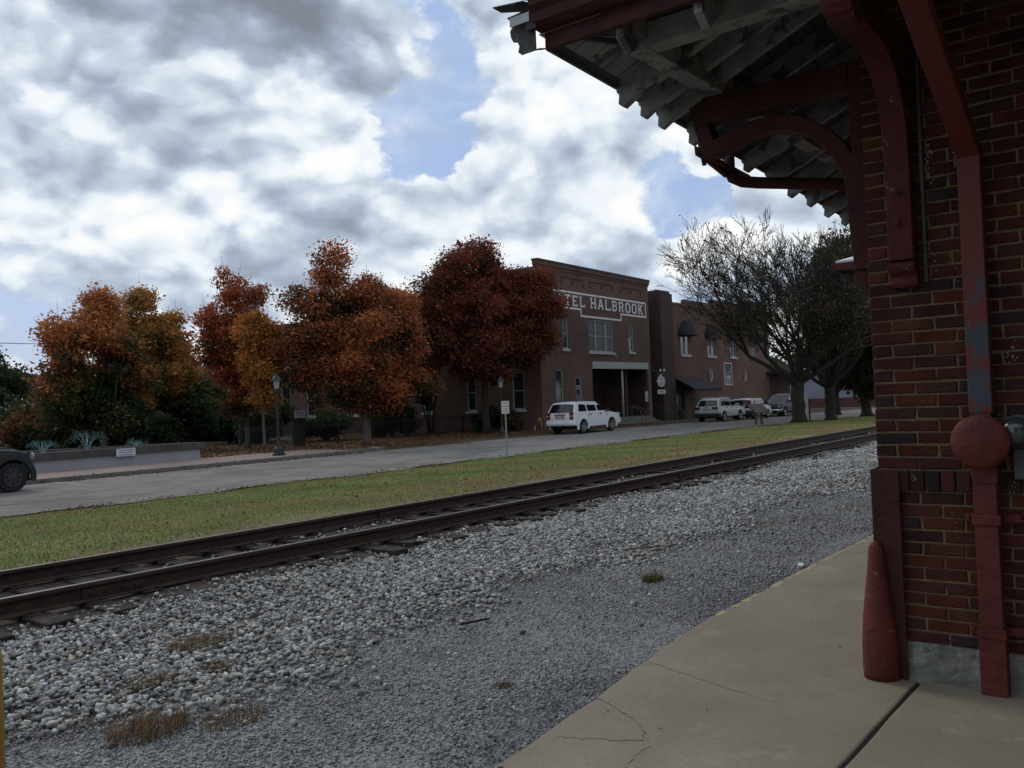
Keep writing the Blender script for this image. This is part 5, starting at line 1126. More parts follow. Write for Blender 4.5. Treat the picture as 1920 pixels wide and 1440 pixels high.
# ================================================================== VEHICLES
def paint(name, c, metal=.0):
    m = mat(name, c, .38, .06, 1.5, spec=.22 if max(c) < .06 else .45, metal=metal, coat=.0 if max(c) < .06 else .4); return m
tyre_m = mat('tyre_rubber', (.014, .014, .015), .85, .2, 12); rim_m = mat('alloy_rim', (.30, .31, .33), .35, .1, 6, metal=.7); dark_rim = mat('dark_steel_rim', (.03, .03, .032), .5)
carglass, cgt, cgb = node_mat('tinted_car_glass'); cgb.inputs['Base Color'].default_value = (.008, .009, .011, 1); cgb.inputs['Roughness'].default_value = .05; cgb.inputs['Specular IOR Level'].default_value = .5
clearg, cgt3, cgb3 = node_mat('reflective_windscreen'); cgb3.inputs['Base Color'].default_value = (.035, .042, .05, 1); cgb3.inputs['Roughness'].default_value = .06
blackpl = mat('black_plastic', (.018, .018, .019), .7, .1, 10); chrome = mat('chrome_trim', (.45, .46, .47), .2, .05, 4, metal=.9)
tail_m = mat('red_tail_lens', (.16, .012, .012), .2, .3, 9); clear_m = mat('clear_lamp_lens', (.42, .43, .44), .15, .1, 9); under_m = mat('car_underside', (.008, .008, .008), 1.); plate_m = mat('number_plate', (.34, .33, .30), .5)
def arch(cx, cz, r, n=9, a0=0., z_low=.3):
    """points of a wheel arch from front to rear along the sill"""
    t0 = math.asin(max(-1, min(1, (z_low-cz)/r))); return [(cx+r*math.cos(t0+(math.pi-2*t0)*i/n), cz+r*math.sin(t0+(math.pi-2*t0)*i/n)) for i in range(n+1)]
def wheel(par, x, y, r, w, side, rimm, spokes=5):
    t = B(); s = side
    t.lathe([(r*.62, 0), (r*.66, w*.06), (r*.9, w*.02), (r*.98, w*.12), (r, w*.25), (r, w*.8), (r*.96, w*.95), (r*.6, w)], n=28, ax='y', M=Matrix.Diagonal((1, -s, 1, 1)))
    ty = t.build('tyre', tyre_m, par, smooth=False); ty.location = (x, y, r)
    q = B(); R = r*.63
    for i in range(24):
        a0, a1 = 2*math.pi*i/24, 2*math.pi*(i+1)/24
        q.add([(k*math.cos(a), yy, k*math.sin(a)) for k, a, yy in ((R, a0, s*.012), (R, a1, s*.012), (R*.86, a1, s*.004), (R*.86, a0, s*.004))], [(0, 1, 2, 3)])
    for i in range(spokes):
        a = 2*math.pi*i/spokes+.3; u_ = Vector((math.cos(a), 0, math.sin(a))); v_ = Vector((-math.sin(a), 0, math.cos(a)))
        o_ = Vector((0, s*(.008+.0005*i), 0)); q.add([o_+u_*R*.12-v_*R*.13, o_+u_*R*.92-v_*R*.19, o_+u_*R*.92+v_*R*.19, o_+u_*R*.12+v_*R*.13], [(0, 1, 2, 3)])
    q.lathe([(R*.22, 0), (R*.22, .02), (R*.1, .028)], n=12, ax='y', M=Matrix.Diagonal((1, s, 1, 1)))
    q.build('rim', rimm, ty)
    return ty
def car(name, loc, rz, lab, P, cat='car', group='vehicles parked along the street'):
    t = empty(name, loc, rz, lab, cat, group)
    L, Wd, zs, zb = P['L'], P['W']/2, P['sill'], P['belt']
    xr, xf, r = P['rear_axle'], P['front_axle'], P['r']
    body = paint(P['paint'][0], P['paint'][1], P.get('metal', 0))
    # lower body : silhouette with wheel arches
    ar = r+P.get('gap', .075)
    low = [(L*.985, zs+.06)]+arch(xf, r, ar, z_low=zs)+arch(xr, r, ar, z_low=zs)+[(.03, zs+.10), (0, zs+.22)]
    top = P['upper']     # from rear to front, closing the outline
    out = low+top
    b = B(); n = len(out); 
    # slices across the width, tucked in at the ends and shoulders
    ys = [-1, -.985, -.93, -.5, 0, .5, .93, .985, 1]
    def sh(x, z, k):
        a = abs(k); s = 0 if a <= .5 else (a-.5)/.5
        tuck = P.get('tuck', .12)*(s**3)
        cxx = L/2; dx = max(0, abs(x-cxx)-(L/2-.55))/.55; x2 = x-math.copysign(tuck*dx, x-cxx)
        dz = .045*(s**6)*max(0, min(1, (z-zb*.8)/.25)); yk = k*Wd*(1-.035*max(0, (z-zb*.72))/.3*(a > .9)-.02*max(0, .45-z)/.2*(a > .9))
        if a == 1: x2 += math.copysign(.0, x2); z2 = z-dz; 
        else: z2 = z-dz
        return (x2, yk, z2)
    vs = []
    for k in ys: vs += [sh(x, z, k) for x, z in out]
    fs = []
    for i in range(len(ys)-1):
        for j in range(n): fs.append((i*n+j, i*n+(j+1) % n, (i+1)*n+(j+1) % n, (i+1)*n+j))
    fs += [tuple(range(n)), tuple(range((len(ys)-1)*n, len(ys)*n))[::-1]]
    b.add(vs, fs)
    bo = b.build('body', body, t, bev=.012)
    # cabin
    g = P['cabin']  # (x_rear_bottom, x_rear_top, x_front_top, x_front_bottom, roof_z)
    xb0, xt0, xt1, xb1, zr = g; wb_, wt_ = Wd*.965, Wd*P.get('tumble', .80)
    cb = B(); m0, m1 = (xt0+xt1)/2, zr+.035
    def cab(x, y, z): return (x, y, z)
    rows = []
    for k in (-1, -.86, -.5, 0, .5, .86, 1):
        yb, yt = wb_*k, wt_*k; drop = .05*abs(k)**3; nose = P.get('plan', .08)*abs(k)**2
        rows.append([(xb0+nose*.6, yb, zb-.02), (xt0+nose*.5, yt, zr-.04-drop), (xt0+.22, yt, zr-drop*.8), (m0, yt, m1-drop), (xt1-.18, yt, zr-drop*.8+.005), (xt1-nose, yt, zr-.035-drop), (xb1-nose*1.3, yb, zb-.02)])
    nn = 7; cb.add([v for r_ in rows for v in r_], [(i*nn+j, i*nn+j+1, (i+1)*nn+j+1, (i+1)*nn+j) for i in range(6) for j in range(6)]+[tuple(range(nn)), tuple(range(6*nn, 7*nn))[::-1], tuple([i*nn for i in range(7)]), tuple([i*nn+6 for i in range(7)])[::-1]])
    cbn = cb.build('cabin', paint(*P['roofpaint']) if 'roofpaint' in P else body, t, bev=.01)
    # side windows lie on the cabin side plane
    def side_pt(x, z, s, off=.008):
        k = (z-zb)/(zr-.09-zb); y = wb_+(wt_-wb_)*k; return (x, s*(y+off), z)
    for s in (-1, 1):
        for poly in P['windows']:
            w = B(); w.add([side_pt(x, z, s) for x, z in poly], [tuple(range(len(poly)))]); w.build('side_window', carglass, t)
    def end_quad(xa, xb_, za, z2, ya, yb2, name, m, off, top_in=.0, pts=None):
        w = B(); w.add([(xa, -ya, za), (xa, ya, za), (xb_, yb2, z2), (xb_, -yb2, z2)], [(0, 1, 2, 3)]); return w.build(name, m, t)
    # rear and front glass, following the bow of the cabin ends
    def bowed(name, m, x0, z0, x1, z1, k, sgn, u0=.08, u1=.86, off=.012):
        vs = []; N_ = 8
        for i in range(N_+1):
            a = -k+2*k*i/N_; nose = P.get('plan', .08)*abs(a)**2
            for u_ in (u0, u1):
                f0, f1 = (.6, .5) if sgn < 0 else (1.3, 1.0); x = (x0+(x1-x0)*u_)-sgn*nose*(f0+(f1-f0)*u_)+sgn*off; y = (wb_+(wt_-wb_)*u_)*a; z = z0+(z1-z0)*u_-.05*abs(a)**3*u_+.0
                vs.append((x, y, z))
        w = B(); w.add(vs, [(2*i, 2*i+2, 2*i+3, 2*i+1) for i in range(N_)]); return w.build(name, m, t)
    bowed('rear_window', carglass, xb0, zb-.02, xt0, zr-.04, P.get('rw', .86), -1, P.get('rwu', .10), .88)
    bowed('windscreen', P.get('wsm', carglass), xb1, zb-.02, xt1, zr-.035, .88, 1, .06, .93)
    # wheels, wells and underside
    for x in (xr, xf):
        for s in (-1, 1):
            wheel(t, x, s*(Wd-.005), r, .24, -s if False else s*1, P.get('rim', rim_m), P.get('spokes', 5)) if False else None
            tw = empty('wheel', (0, 0, 0)); tw.parent = t
            wheel(tw, x, s*(Wd-.01), r, .23, s, P.get('rim', rim_m), P.get('spokes', 5))
    u = B(); u.box((.25, -Wd*.86, zs-.06), (L-.25, Wd*.86, zs+.10)); u.box((xr-ar, -Wd*.80, .28), (xr+ar, Wd*.80, zs+.35)); u.box((xf-ar, -Wd*.80, .28), (xf+ar, Wd*.80, zs+.35)); u.build('underside', under_m, t)
    def px(name, m, a, b2, par=None, bev=.008):
        q = B(); q.box(a, b2); return q.build(name, m, par or t, bev=bev)
    # shared fittings
    for s in (-1, 1):
        for (xh, zh) in P['handles']: px('door_handle', P.get('handle_m', blackpl), (xh-.10, s*Wd*.985-.02, zh-.025), (xh+.10, s*Wd*.985+.022, zh+.025))
        q = B(); mx = P['mirror']; q.box((mx-.09, s*(Wd-.05), zb+.0), (mx+.03, s*(Wd+.20), zb+.17)); q.build('mirror', P.get('mirror_m', body), t, bev=.02)
        for dl in P['door_lines']:
            q = B(); q.box((dl-.004, s*(Wd-.02), zs+.08), (dl+.004, s*(Wd*.992+.004), zb-.08)); q.build('door_gap', under_m, t)
    P['extra'](t, px, body, L, Wd, zs, zb)
    return t
def b_bumper(t, m, x0, x1, z0, z1, Wd, name='bumper', rear=True, wrap=.35):
    q = B(); s = -1 if rear else 1; pts = []
    N_ = 10; vs = []
    for i in range(N_+1):
        k = -1+2*i/N_; xx = x0-s*.12*abs(k)**4*1.0; y = k*(Wd+.005)
        for z in (z0, z0+(z1-z0)*.5, z1): vs.append((xx+s*(.03 if z == z0+(z1-z0)*.5 else 0), y, z))
        for z in (z1, z0): vs.append((x1, y, z))
    q.add(vs, [(i*5+j, i*5+(j+1) % 5, (i+1)*5+(j+1) % 5, (i+1)*5+j) for i in range(N_) for j in range(5)]+[(0, 1, 2, 3, 4), (N_*5+4, N_*5+3, N_*5+2, N_*5+1, N_*5)])
    return q.build(name, m, t, bev=.012)
def flare(t, m, cx, cz, r0, r1, y, s, name='wheel_arch'):
    q = B(); n = 14; vs = []
    for i in range(n+1):
        a = -.25+(math.pi+.5)*i/n
        vs += [(cx+r0*math.cos(a), s*(y+.035), cz+r0*math.sin(a)), (cx+r1*math.cos(a), s*(y+.028), cz+r1*math.sin(a)), (cx+r1*math.cos(a)*1.02, s*(y-.05), cz+r1*math.sin(a)*1.02), (cx+r0*math.cos(a), s*(y-.06), cz+r0*math.sin(a))]
    q.add(vs, [(i*4+j, i*4+(j+1) % 4, (i+1)*4+(j+1) % 4, (i+1)*4+j) for i in range(n) for j in range(4)]+[(0, 1, 2, 3), (n*4+3, n*4+2, n*4+1, n*4)])
    return q.build(name, m, t)
# ---- big white SUV
def ex_white(t, px, body, L, Wd, zs, zb):
    b_bumper(t, body, -.06, .35, .50, .74, Wd); b_bumper(t, body, L+.04, L-.35, .48, .74, Wd, 'front_bumper', False)
    px('step', blackpl, (.0, -Wd*.6, .741), (.22, Wd*.6, .755)); px('hitch', blackpl, (-.08, -.10, .36), (.3, .10, .46)); px('exhaust', blackpl, (.1, -.62, .34), (.6, -.52, .42))
    for s in (-1, 1):
        px('tail_lamp', tail_m, (-.012, s*Wd*.80-.09, .84), (.20, s*Wd*.80+.11, 1.22)); px('lamp_lens', clear_m, (-.016, s*Wd*.83-.05, .98), (.06, s*Wd*.83+.07, 1.06))
        flare(t, body, .95+.0, .385, .46, .58, Wd-.02, s); flare(t, body, 3.98, .385, .46, .58, Wd-.02, s)
        px('running_board', chrome, (1.5, s*(Wd-.10)-.06, .36), (3.45, s*(Wd-.10)+.06, .42))
        px('head_lamp', clear_m, (L-.18, s*Wd*.75-.16, .88), (L-.02, s*Wd*.75+.12, 1.06))
        q = B(); q.tube([(.75, s*.60, 1.79), (.9, s*.60, 1.855), (2.7, s*.60, 1.865), (2.9, s*.60, 1.80)], .022, 6); q.build('roof_rail', blackpl, t)
    px('roof_bar', blackpl, (1.3, -.62, 1.845), (1.38, .62, 1.875))
    px('plate_recess', mat('shaded_panel', (.25, .26, .27), .5), (-.012, -.30, .86), (.05, .30, 1.08)); px('plate', plate_m, (-.020, -.17, .87), (-.008, .17, 1.02)); px('tailgate_handle', blackpl, (-.03, -.36, 1.08), (.03, .36, 1.12)); px('wiper', blackpl, (-.02, -.03, 1.17), (.02, .03, 1.30))  # plate recess is a grey block, its shade painted into the colour
P_white = dict(L=5.05, W=1.93, sill=.40, belt=1.18, rear_axle=.97, front_axle=3.99, r=.385, gap=.085, paint=('white_car_paint', (.60, .62, .66)),
    upper=[(.0, .62), (.0, .95), (.05, 1.20), (.3, 1.235), (3.55, 1.235), (3.72, 1.20), (4.3, 1.12), (4.72, 1.02), (4.92, .90), (5.0, .74), (4.99, .55)],
    cabin=(.06, .42, 2.70, 3.72, 1.80), windows=[[(.55, 1.25), (1.40, 1.25), (1.36, 1.66), (.72, 1.64)], [(1.52, 1.25), (2.42, 1.25), (2.36, 1.69), (1.47, 1.68)], [(2.55, 1.25), (3.50, 1.25), (3.25, 1.42), (2.90, 1.61), (2.49, 1.68)]],
    handles=[(1.70, 1.08), (2.80, 1.08)], mirror=3.42, mirror_m=blackpl, door_lines=[1.48, 2.50, 3.50], tumble=.80, extra=ex_white, rwu=.04, rw=.9)
car('white_suv', (41.28, 28.42, road_z(42)), 0, 'large white sport utility car with tinted windows parked in front of the hotel', P_white)
# ---- silver SUV
def ex_silver(t, px, body, L, Wd, zs, zb):
    b_bumper(t, blackpl, -.03, .4, .36, .62, Wd); b_bumper(t, body, -.035, .3, .62, .80, Wd, 'bumper_upper'); b_bumper(t, body, L+.02, L-.35, .40, .72, Wd, 'front_bumper', False)
    for s in (-1, 1):
        px('tail_lamp', tail_m, (-.012, s*Wd*.72-.16, .93), (.25, s*Wd*.72+.26, 1.10)); px('reflector', clear_m, (-.05, s*Wd*.8-.12, .74), (.02, s*Wd*.8+.12, .79))
        px('sill_trim', chrome, (1.35, s*(Wd-.03)-.03, .40), (3.25, s*(Wd-.03)+.03, .46)); px('head_lamp', clear_m, (L-.35, s*Wd*.72-.15, .80), (L-.05, s*Wd*.72+.2, .96))
        q = B(); q.tube([(.5, s*.58, 1.66), (.65, s*.58, 1.725), (2.7, s*.58, 1.735), (2.9, s*.58, 1.66)], .02, 6); q.build('roof_rail', chrome, t)
    px('plate', plate_m, (-.02, -.22, .88), (.0, .22, 1.0)); px('badge', chrome, (-.02, -.06, 1.03), (.0, .06, 1.13)); px('wiper', blackpl, (-.0, -.3, 1.19), (.03, .05, 1.22))
P_silver = dict(L=4.75, W=1.93, sill=.38, belt=1.10, rear_axle=.95, front_axle=3.80, r=.37, gap=.07, paint=('silver_car_paint', (.40, .42, .43)), metal=.2,
    upper=[(.0, .62), (.0, .92), (.08, 1.14), (.3, 1.155), (3.25, 1.15), (3.5, 1.11), (4.45, .95), (4.66, .80), (4.72, .62)],
    cabin=(.12, .52, 2.65, 3.55, 1.68), windows=[[(.62, 1.16), (1.10, 1.16), (1.05, 1.50), (.86, 1.48)], [(1.2, 1.16), (2.15, 1.16), (2.10, 1.57), (1.14, 1.55)], [(2.27, 1.16), (3.22, 1.16), (2.66, 1.54), (2.22, 1.57)]],
    handles=[(1.45, 1.02), (2.5, 1.02)], mirror=3.1, door_lines=[1.2, 2.2, 3.15], tumble=.78, extra=ex_silver)
car('silver_suv', (59.85, 28.35, road_z(61)), 0, 'silver sport utility car with black lower bumper parked beside the door awning', P_silver)
# ---- white boxy hatchback with black tailgate
def ex_box(t, px, body, L, Wd, zs, zb):
    b_bumper(t, blackpl, -.05, .4, .28, .66, Wd); b_bumper(t, body, -.02, .3, .66, .86, Wd, 'bumper_upper')
    b_bumper(t, body, L+.02, L-.35, .35, .68, Wd, 'front_bumper', False); px('tailgate', blackpl, (-.02, -Wd*.74, .87), (.08, Wd*.74, 1.12)); px('tailgate_panel', body, (-.03, -Wd*.45, .93), (.02, Wd*.45, 1.07))
    for s in (-1, 1): px('tail_lamp', tail_m, (-.03, s*Wd*.80-.10, .95), (.16, s*Wd*.80+.10, 1.44)); px('head_lamp', clear_m, (L-.3, s*Wd*.75-.15, .78), (L-.03, s*Wd*.75+.15, .92))
    px('plate', plate_m, (-.08, -.2, .50), (-.04, .2, .60)); px('reflector', tail_m, (-.07, -Wd*.8, .42), (-.02, -Wd*.6, .47))
P_box = dict(L=4.14, W=1.80, sill=.32, belt=1.08, rear_axle=.72, front_axle=3.29, r=.335, gap=.06, paint=('pearl_white_car_paint', (.50, .54, .56)),
    upper=[(.0, .62), (.0, .9), (.05, 1.13), (.3, 1.14), (2.95, 1.13), (3.15, 1.09), (3.9, .95), (4.08, .80), (4.12, .55)],
    cabin=(.06, .24, 2.50, 3.22, 1.60), windows=[[(.55, 1.14), (.98, 1.14), (.98, 1.42), (.70, 1.38)], [(1.06, 1.14), (1.90, 1.14), (1.88, 1.48), (1.02, 1.46)], [(2.0, 1.14), (2.86, 1.14), (2.50, 1.46), (1.96, 1.49)]],
    handles=[(1.3, 1.0), (2.2, 1.0)], mirror=2.8, mirror_m=blackpl, door_lines=[1.02, 1.95, 2.85], tumble=.86, extra=ex_box, rw=.92, rwu=.12)
car('white_hatchback', (65.4, 28.15, road_z(66)), 0, 'white boxy hatchback with black tailgate parked beyond the silver car', P_box)
# ---- dark pickup facing the camera
def ex_pick(t, px, body, L, Wd, zs, zb):
    b_bumper(t, chrome, L+.06, L-.3, .48, .66, Wd, 'front_bumper', False); b_bumper(t, chrome, -.04, .2, .5, .68, Wd)
    px('grille', blackpl, (L-.06, -Wd*.66, .76), (L+.02, Wd*.66, 1.12))
    for z in (.82, .93, 1.04): px('grille_bar', chrome, (L-.02, -Wd*.64, z), (L+.035, Wd*.64, z+.035))
    for s in (-1, 1): px('head_lamp', clear_m, (L-.2, s*Wd*.82-.12, .80), (L+.01, s*Wd*.82+.12, 1.0)); px('fog_lamp', clear_m, (L-.1, s*Wd*.75-.1, .40), (L+.03, s*Wd*.75+.1, .47)); px('tail_lamp', tail_m, (-.01, s*Wd*.9-.08, .85), (.1, s*Wd*.9+.06, 1.2))
    px('bed_floor', blackpl, (.1, -Wd*.85, 1.2), (1.75, Wd*.85, 1.262)); px('plate', plate_m, (L+.07, -.18, .52), (L+.08, .18, .62))
P_pick = dict(L=5.8, W=2.0, sill=.45, belt=1.20, rear_axle=1.2, front_axle=4.85, r=.40, gap=.08, paint=('dark_blue_car_paint', (.020, .026, .045)),
    upper=[(.0, .66), (.0, 1.1), (.02, 1.25), (.3, 1.26), (4.1, 1.26), (4.3, 1.25), (5.5, 1.16), (5.74, 1.08), (5.78, .7)],
    cabin=(1.80, 1.95, 3.50, 4.25, 1.86), windows=[[(1.98, 1.3), (2.75, 1.3), (2.73, 1.70), (2.08, 1.70)], [(2.85, 1.3), (4.0, 1.3), (3.5, 1.72), (2.83, 1.72)]],
    handles=[(2.2, 1.12), (3.1, 1.12)], mirror=3.95, door_lines=[1.95, 2.8, 4.05], tumble=.80, extra=ex_pick, wsm=clearg)
car('dark_pickup', (78.2, 28.6, road_z(75)), math.pi, 'dark blue pickup truck with chrome grille facing the camera behind the tree trunk', P_pick, 'pickup truck')
# ---- dark green off-roader cut by the left edge
def ex_green(t, px, body, L, Wd, zs, zb):
    b_bumper(t, blackpl, L+.02, L-.40, .52, .86, Wd*.96, 'front_bumper', False); b_bumper(t, blackpl, -.08, .3, .5, .8, Wd)
    px('grille', blackpl, (L-.06, -Wd*.6, .87), (L+.03, Wd*.6, 1.10))
    for s in (-1, 1):
        flare(t, blackpl, .98, .42, .50, .64, Wd-.01, s); flare(t, blackpl, 4.02, .42, .50, .64, Wd-.01, s)
        q = B(); q.lathe([(.11, 0), (.11, .03), (.09, .045)], (L-.01, s*Wd*.72, .98), 16, 'x'); q.build('head_lamp', clear_m, t)
        px('tow_hook', mat('red_tow_hook', (.14, .05, .03), .5), (L+.03, s*.45-.03, .66), (L+.12, s*.45+.03, .76)); px('tail_lamp', tail_m, (-.02, s*Wd*.85-.08, .9), (.06, s*Wd*.85+.08, 1.15))
        px('bonnet_edge', mat('pale_bonnet_highlight', (.10, .12, .12), .3), (3.3, s*Wd*.80-.02, 1.262), (3.9, s*Wd*.80+.02, 1.274))  # pale strips: a highlight painted along both sides of the bonnet
    q = B(); q.prism([(3.3, 1.26), (3.4, 1.31), (4.1, 1.25), (4.45, 1.14), (4.46, 1.08), (3.3, 1.08)], -Wd*.62, Wd*.62, 'y'); q.build('bonnet_bulge', body, t, bev=.02)
    px('skid_plate', blackpl, (L-.5, -.6, .38), (L-.05, .6, .52))
P_green = dict(L=4.66, W=1.92, sill=.52, belt=1.25, rear_axle=.98, front_axle=4.02, r=.42, gap=.12, paint=('dark_green_car_paint', (.016, .028, .030)),
    upper=[(.0, .66), (.0, 1.1), (.03, 1.28), (.3, 1.30), (3.1, 1.29), (3.3, 1.28), (4.15, 1.20), (4.50, 1.10), (4.60, .9), (4.60, .62)],
    cabin=(.05, .15, 2.85, 3.42, 1.88), windows=[[(.4, 1.33), (1.2, 1.33), (1.18, 1.74), (.45, 1.74)], [(1.3, 1.33), (2.2, 1.33), (2.18, 1.75), (1.28, 1.75)], [(2.3, 1.33), (3.2, 1.33), (2.86, 1.74), (2.28, 1.75)]],
    handles=[(1.5, 1.15), (2.5, 1.15)], mirror=3.15, mirror_m=blackpl, door_lines=[1.25, 2.25, 3.25], tumble=.86, extra=ex_green, rim=dark_rim, spokes=8)
car('dark_green_offroader', (7.5, 27.75, road_z(8)), 0, 'front end of a dark green off road vehicle at the left edge', P_green)

# ================================================================== TREES
barkm = mat('grey_brown_bark', (.095, .080, .070), .95, .4, 6, .9, 18)
barkd = mat('dark_bark', (.030, .025, .022), .95, .4, 6, .9, 18)
def tubes_np(segs, n=5):
    """segs: list of (p, q, r0, r1) -> one mesh of open tubes"""
    V = []; Fq = []; k = 0
    for p, q, r0, r1 in segs:
        p = Vector(p); q = Vector(q); d = (q-p)
        if d.length < 1e-5: continue
        d.normalize(); a = d.orthogonal().normalized(); b = d.cross(a); m_ = 3 if r0 < .025 else n if r0 < .1 else 9
        for c, r in ((p, r0), (q, r1)):
            for j in range(m_):
                t = 2*math.pi*j/m_; V.append(c+(a*math.cos(t)+b*math.sin(t))*r)
        Fq += [(k+j, k+(j+1) % m_, k+m_+(j+1) % m_, k+m_+j) for j in range(m_)]; k += 2*m_
    return V, Fq
def trunk_path(b, base, top, r0, r1, wob, rnd, n=6):
    P = []; R = []
    for i in range(n+1):
        t = i/n; P.append(Vector(base).lerp(Vector(top), t)+Vector((rnd.gauss(0, wob), rnd.gauss(0, wob), 0))*(0 < i < n)); R.append((r0+(r1-r0)*t)*(1+.55*max(0, 1-t*n*.9)))
    b.tube(P, R, 10); return P
LEAFN = 0
def crown(name, par, blobs, n, size, colf, seed, material=None, dens=None, droop=.2):
    """leaves spread through a set of overlapping ellipsoid clumps (cx,cy,cz,rx,ry,rz)"""
    g = np.random.default_rng(seed); bl = np.array(blobs); vol = bl[:, 3]*bl[:, 4]*bl[:, 5]; p = vol**.8; p /= p.sum()
    idx = g.choice(len(bl), n, p=p); d = g.normal(size=(n, 3)); d /= np.linalg.norm(d, axis=1)[:, None]
    rr = g.random(n)**.45
    edge = 1+.20*np.clip(g.normal(size=n), -1.5, 1.6)*(rr > .8)
    pos = bl[idx, :3]+d*rr[:, None]*bl[idx, 3:]*edge[:, None]
    # leaf sprays
    s = size*np.exp(g.normal(0, .35, n)); a = g.normal(size=(n, 3)); a[:, 2] *= .6; a /= np.linalg.norm(a, axis=1)[:, None]
    nrm_ = d*.7+g.normal(size=(n, 3))*.8; b = np.cross(a, nrm_); b /= (np.linalg.norm(b, axis=1)[:, None]+1e-6)
    fold = np.cross(a, b)*s[:, None]*.25
    V = np.stack([pos-a*s[:, None], pos+b*(s*.62)[:, None]+fold, pos+a*s[:, None], pos-b*(s*.62)[:, None]+fold], 1).reshape(-1, 3)
    F_ = np.arange(4*n).reshape(-1, 4)
    c = colf(pos, rr, idx, g)*1.12*np.exp(g.normal(0, .13, (n, 1)))
    return mesh_np(name, V, F_, material or leafm, par, cols=np.repeat(c, 4, axis=0))
def smooth_noise(p, f, seed):
    g = np.random.default_rng(seed); v = np.zeros(len(p))
    for i in range(5):
        k = g.normal(size=3)*f*(1+.7*i); v += np.sin(p @ k+g.uniform(0, 6))/(1+.6*i)
    return v/2.2
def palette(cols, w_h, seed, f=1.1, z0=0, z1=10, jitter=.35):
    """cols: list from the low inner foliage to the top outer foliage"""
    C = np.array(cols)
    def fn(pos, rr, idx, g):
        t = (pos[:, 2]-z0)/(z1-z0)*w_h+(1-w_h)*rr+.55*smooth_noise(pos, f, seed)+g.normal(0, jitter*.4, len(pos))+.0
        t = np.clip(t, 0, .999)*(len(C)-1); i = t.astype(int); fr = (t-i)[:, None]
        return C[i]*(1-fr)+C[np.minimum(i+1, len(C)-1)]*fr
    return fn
def make_blobs(env, n, rb, seed, floor=None):
    """env: list of (cx,cy,cz,rx,ry,rz) large lobes; small clumps are placed near their surface and inside"""
    g = np.random.default_rng(seed); out = []; E_ = np.array(env); w = (E_[:, 3]*E_[:, 4]*E_[:, 5])**.7; w /= w.sum()
    for i in range(n):
        e = E_[g.choice(len(E_), p=w)]; d = g.normal(size=3); d /= np.linalg.norm(d); r = g.uniform(.35, 1.0)**.6
        c = e[:3]+d*e[3:]*r*.86; k = rb*g.uniform(.6, 1.35)
        out.append((*c, k*g.uniform(.9, 1.3), k*g.uniform(.9, 1.3), k*g.uniform(.6, .95)))
    return out
def leaf_tree(name, loc, H, env, nb, rb, nl, ls, cols, lab, seed, trunk_r=.17, fork=.26, bark=None, wh=.55, cat='tree', group=None, twigs=18, stems=1):
    rnd = random.Random(seed); t = empty(name, loc, 0, lab, cat, group); b = B(); bark = bark or barkm
    top = (0, 0, H*fork)
    if stems == 1: P = trunk_path(b, (0, 0, -.05), top, trunk_r, trunk_r*.75, .02, rnd)
    else:
        for i in range(stems):
            a = 6.28*i/stems; trunk_path(b, (.08*math.cos(a), .08*math.sin(a), -.05), (.6*math.cos(a), .6*math.sin(a), H*fork*1.5), trunk_r*.5, trunk_r*.3, .03, rnd)
    tr = b.build('trunk', bark, t, smooth=True)
    blobs = make_blobs(env, nb, rb, seed)
    segs = []; start = Vector(top)
    for i in range(0, len(blobs), max(1, len(blobs)//26)):
        c = Vector(blobs[i][:3]); mid = start.lerp(c, .45)+Vector((rnd.gauss(0, .15), rnd.gauss(0, .15), -abs(rnd.gauss(0, .25)))); r = trunk_r*.38
        segs += [(start, mid, r, r*.6), (mid, c, r*.6, .012)]
    # bare shoots poking out of the crown
    zt = sorted(blobs, key=lambda q: -q[2])[:max(6, nb//5)]
    for i in range(twigs):
        q = rnd.choice(zt); c = Vector(q[:3]); e = c+Vector((rnd.gauss(0, .18), rnd.gauss(0, .18), q[5]+rnd.uniform(.25, .75))); segs.append((c, e, .012, .005))
    V, F_ = tubes_np(segs); mesh_np('branches', V, F_, bark, t)
    zs_ = [q[2] for q in blobs]
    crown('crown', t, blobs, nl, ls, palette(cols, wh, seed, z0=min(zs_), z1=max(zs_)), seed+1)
    return t
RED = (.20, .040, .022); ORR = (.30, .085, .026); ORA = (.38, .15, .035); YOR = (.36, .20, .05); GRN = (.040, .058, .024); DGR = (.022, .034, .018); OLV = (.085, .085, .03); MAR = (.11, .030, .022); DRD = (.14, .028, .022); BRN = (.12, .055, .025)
ZY = -1.97
# left pair of orange maples behind the fountain
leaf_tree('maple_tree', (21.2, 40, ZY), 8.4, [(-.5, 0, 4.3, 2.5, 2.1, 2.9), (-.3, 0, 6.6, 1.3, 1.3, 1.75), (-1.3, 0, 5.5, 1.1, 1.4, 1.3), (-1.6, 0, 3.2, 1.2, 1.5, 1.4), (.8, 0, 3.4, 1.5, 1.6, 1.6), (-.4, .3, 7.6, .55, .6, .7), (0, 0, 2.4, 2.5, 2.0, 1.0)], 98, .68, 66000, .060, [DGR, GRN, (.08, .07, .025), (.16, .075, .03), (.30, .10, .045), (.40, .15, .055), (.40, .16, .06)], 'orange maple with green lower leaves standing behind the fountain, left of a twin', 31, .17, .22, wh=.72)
leaf_tree('maple_tree', (26.9, 46, ZY), 9.3, [(0, 0, 4.6, 2.3, 2.3, 3.0), (-.2, 0, 7.2, 1.1, 1.1, 1.6), (1.2, 0, 6.2, 1.1, 1.2, 1.4), (1.4, 0, 4.0, 1.5, 1.4, 1.7), (-.3, 0, 8.5, .4, .4, .7), (1.5, 0, 7.1, .4, .4, .7)], 80, .7, 52000, .066, [DGR, GRN, (.11, .10, .035), (.22, .14, .04), (.36, .19, .055), (.36, .13, .045), (.40, .22, .07)], 'yellow orange maple half hidden behind the left orange maple', 43, .16, .2, wh=.72)
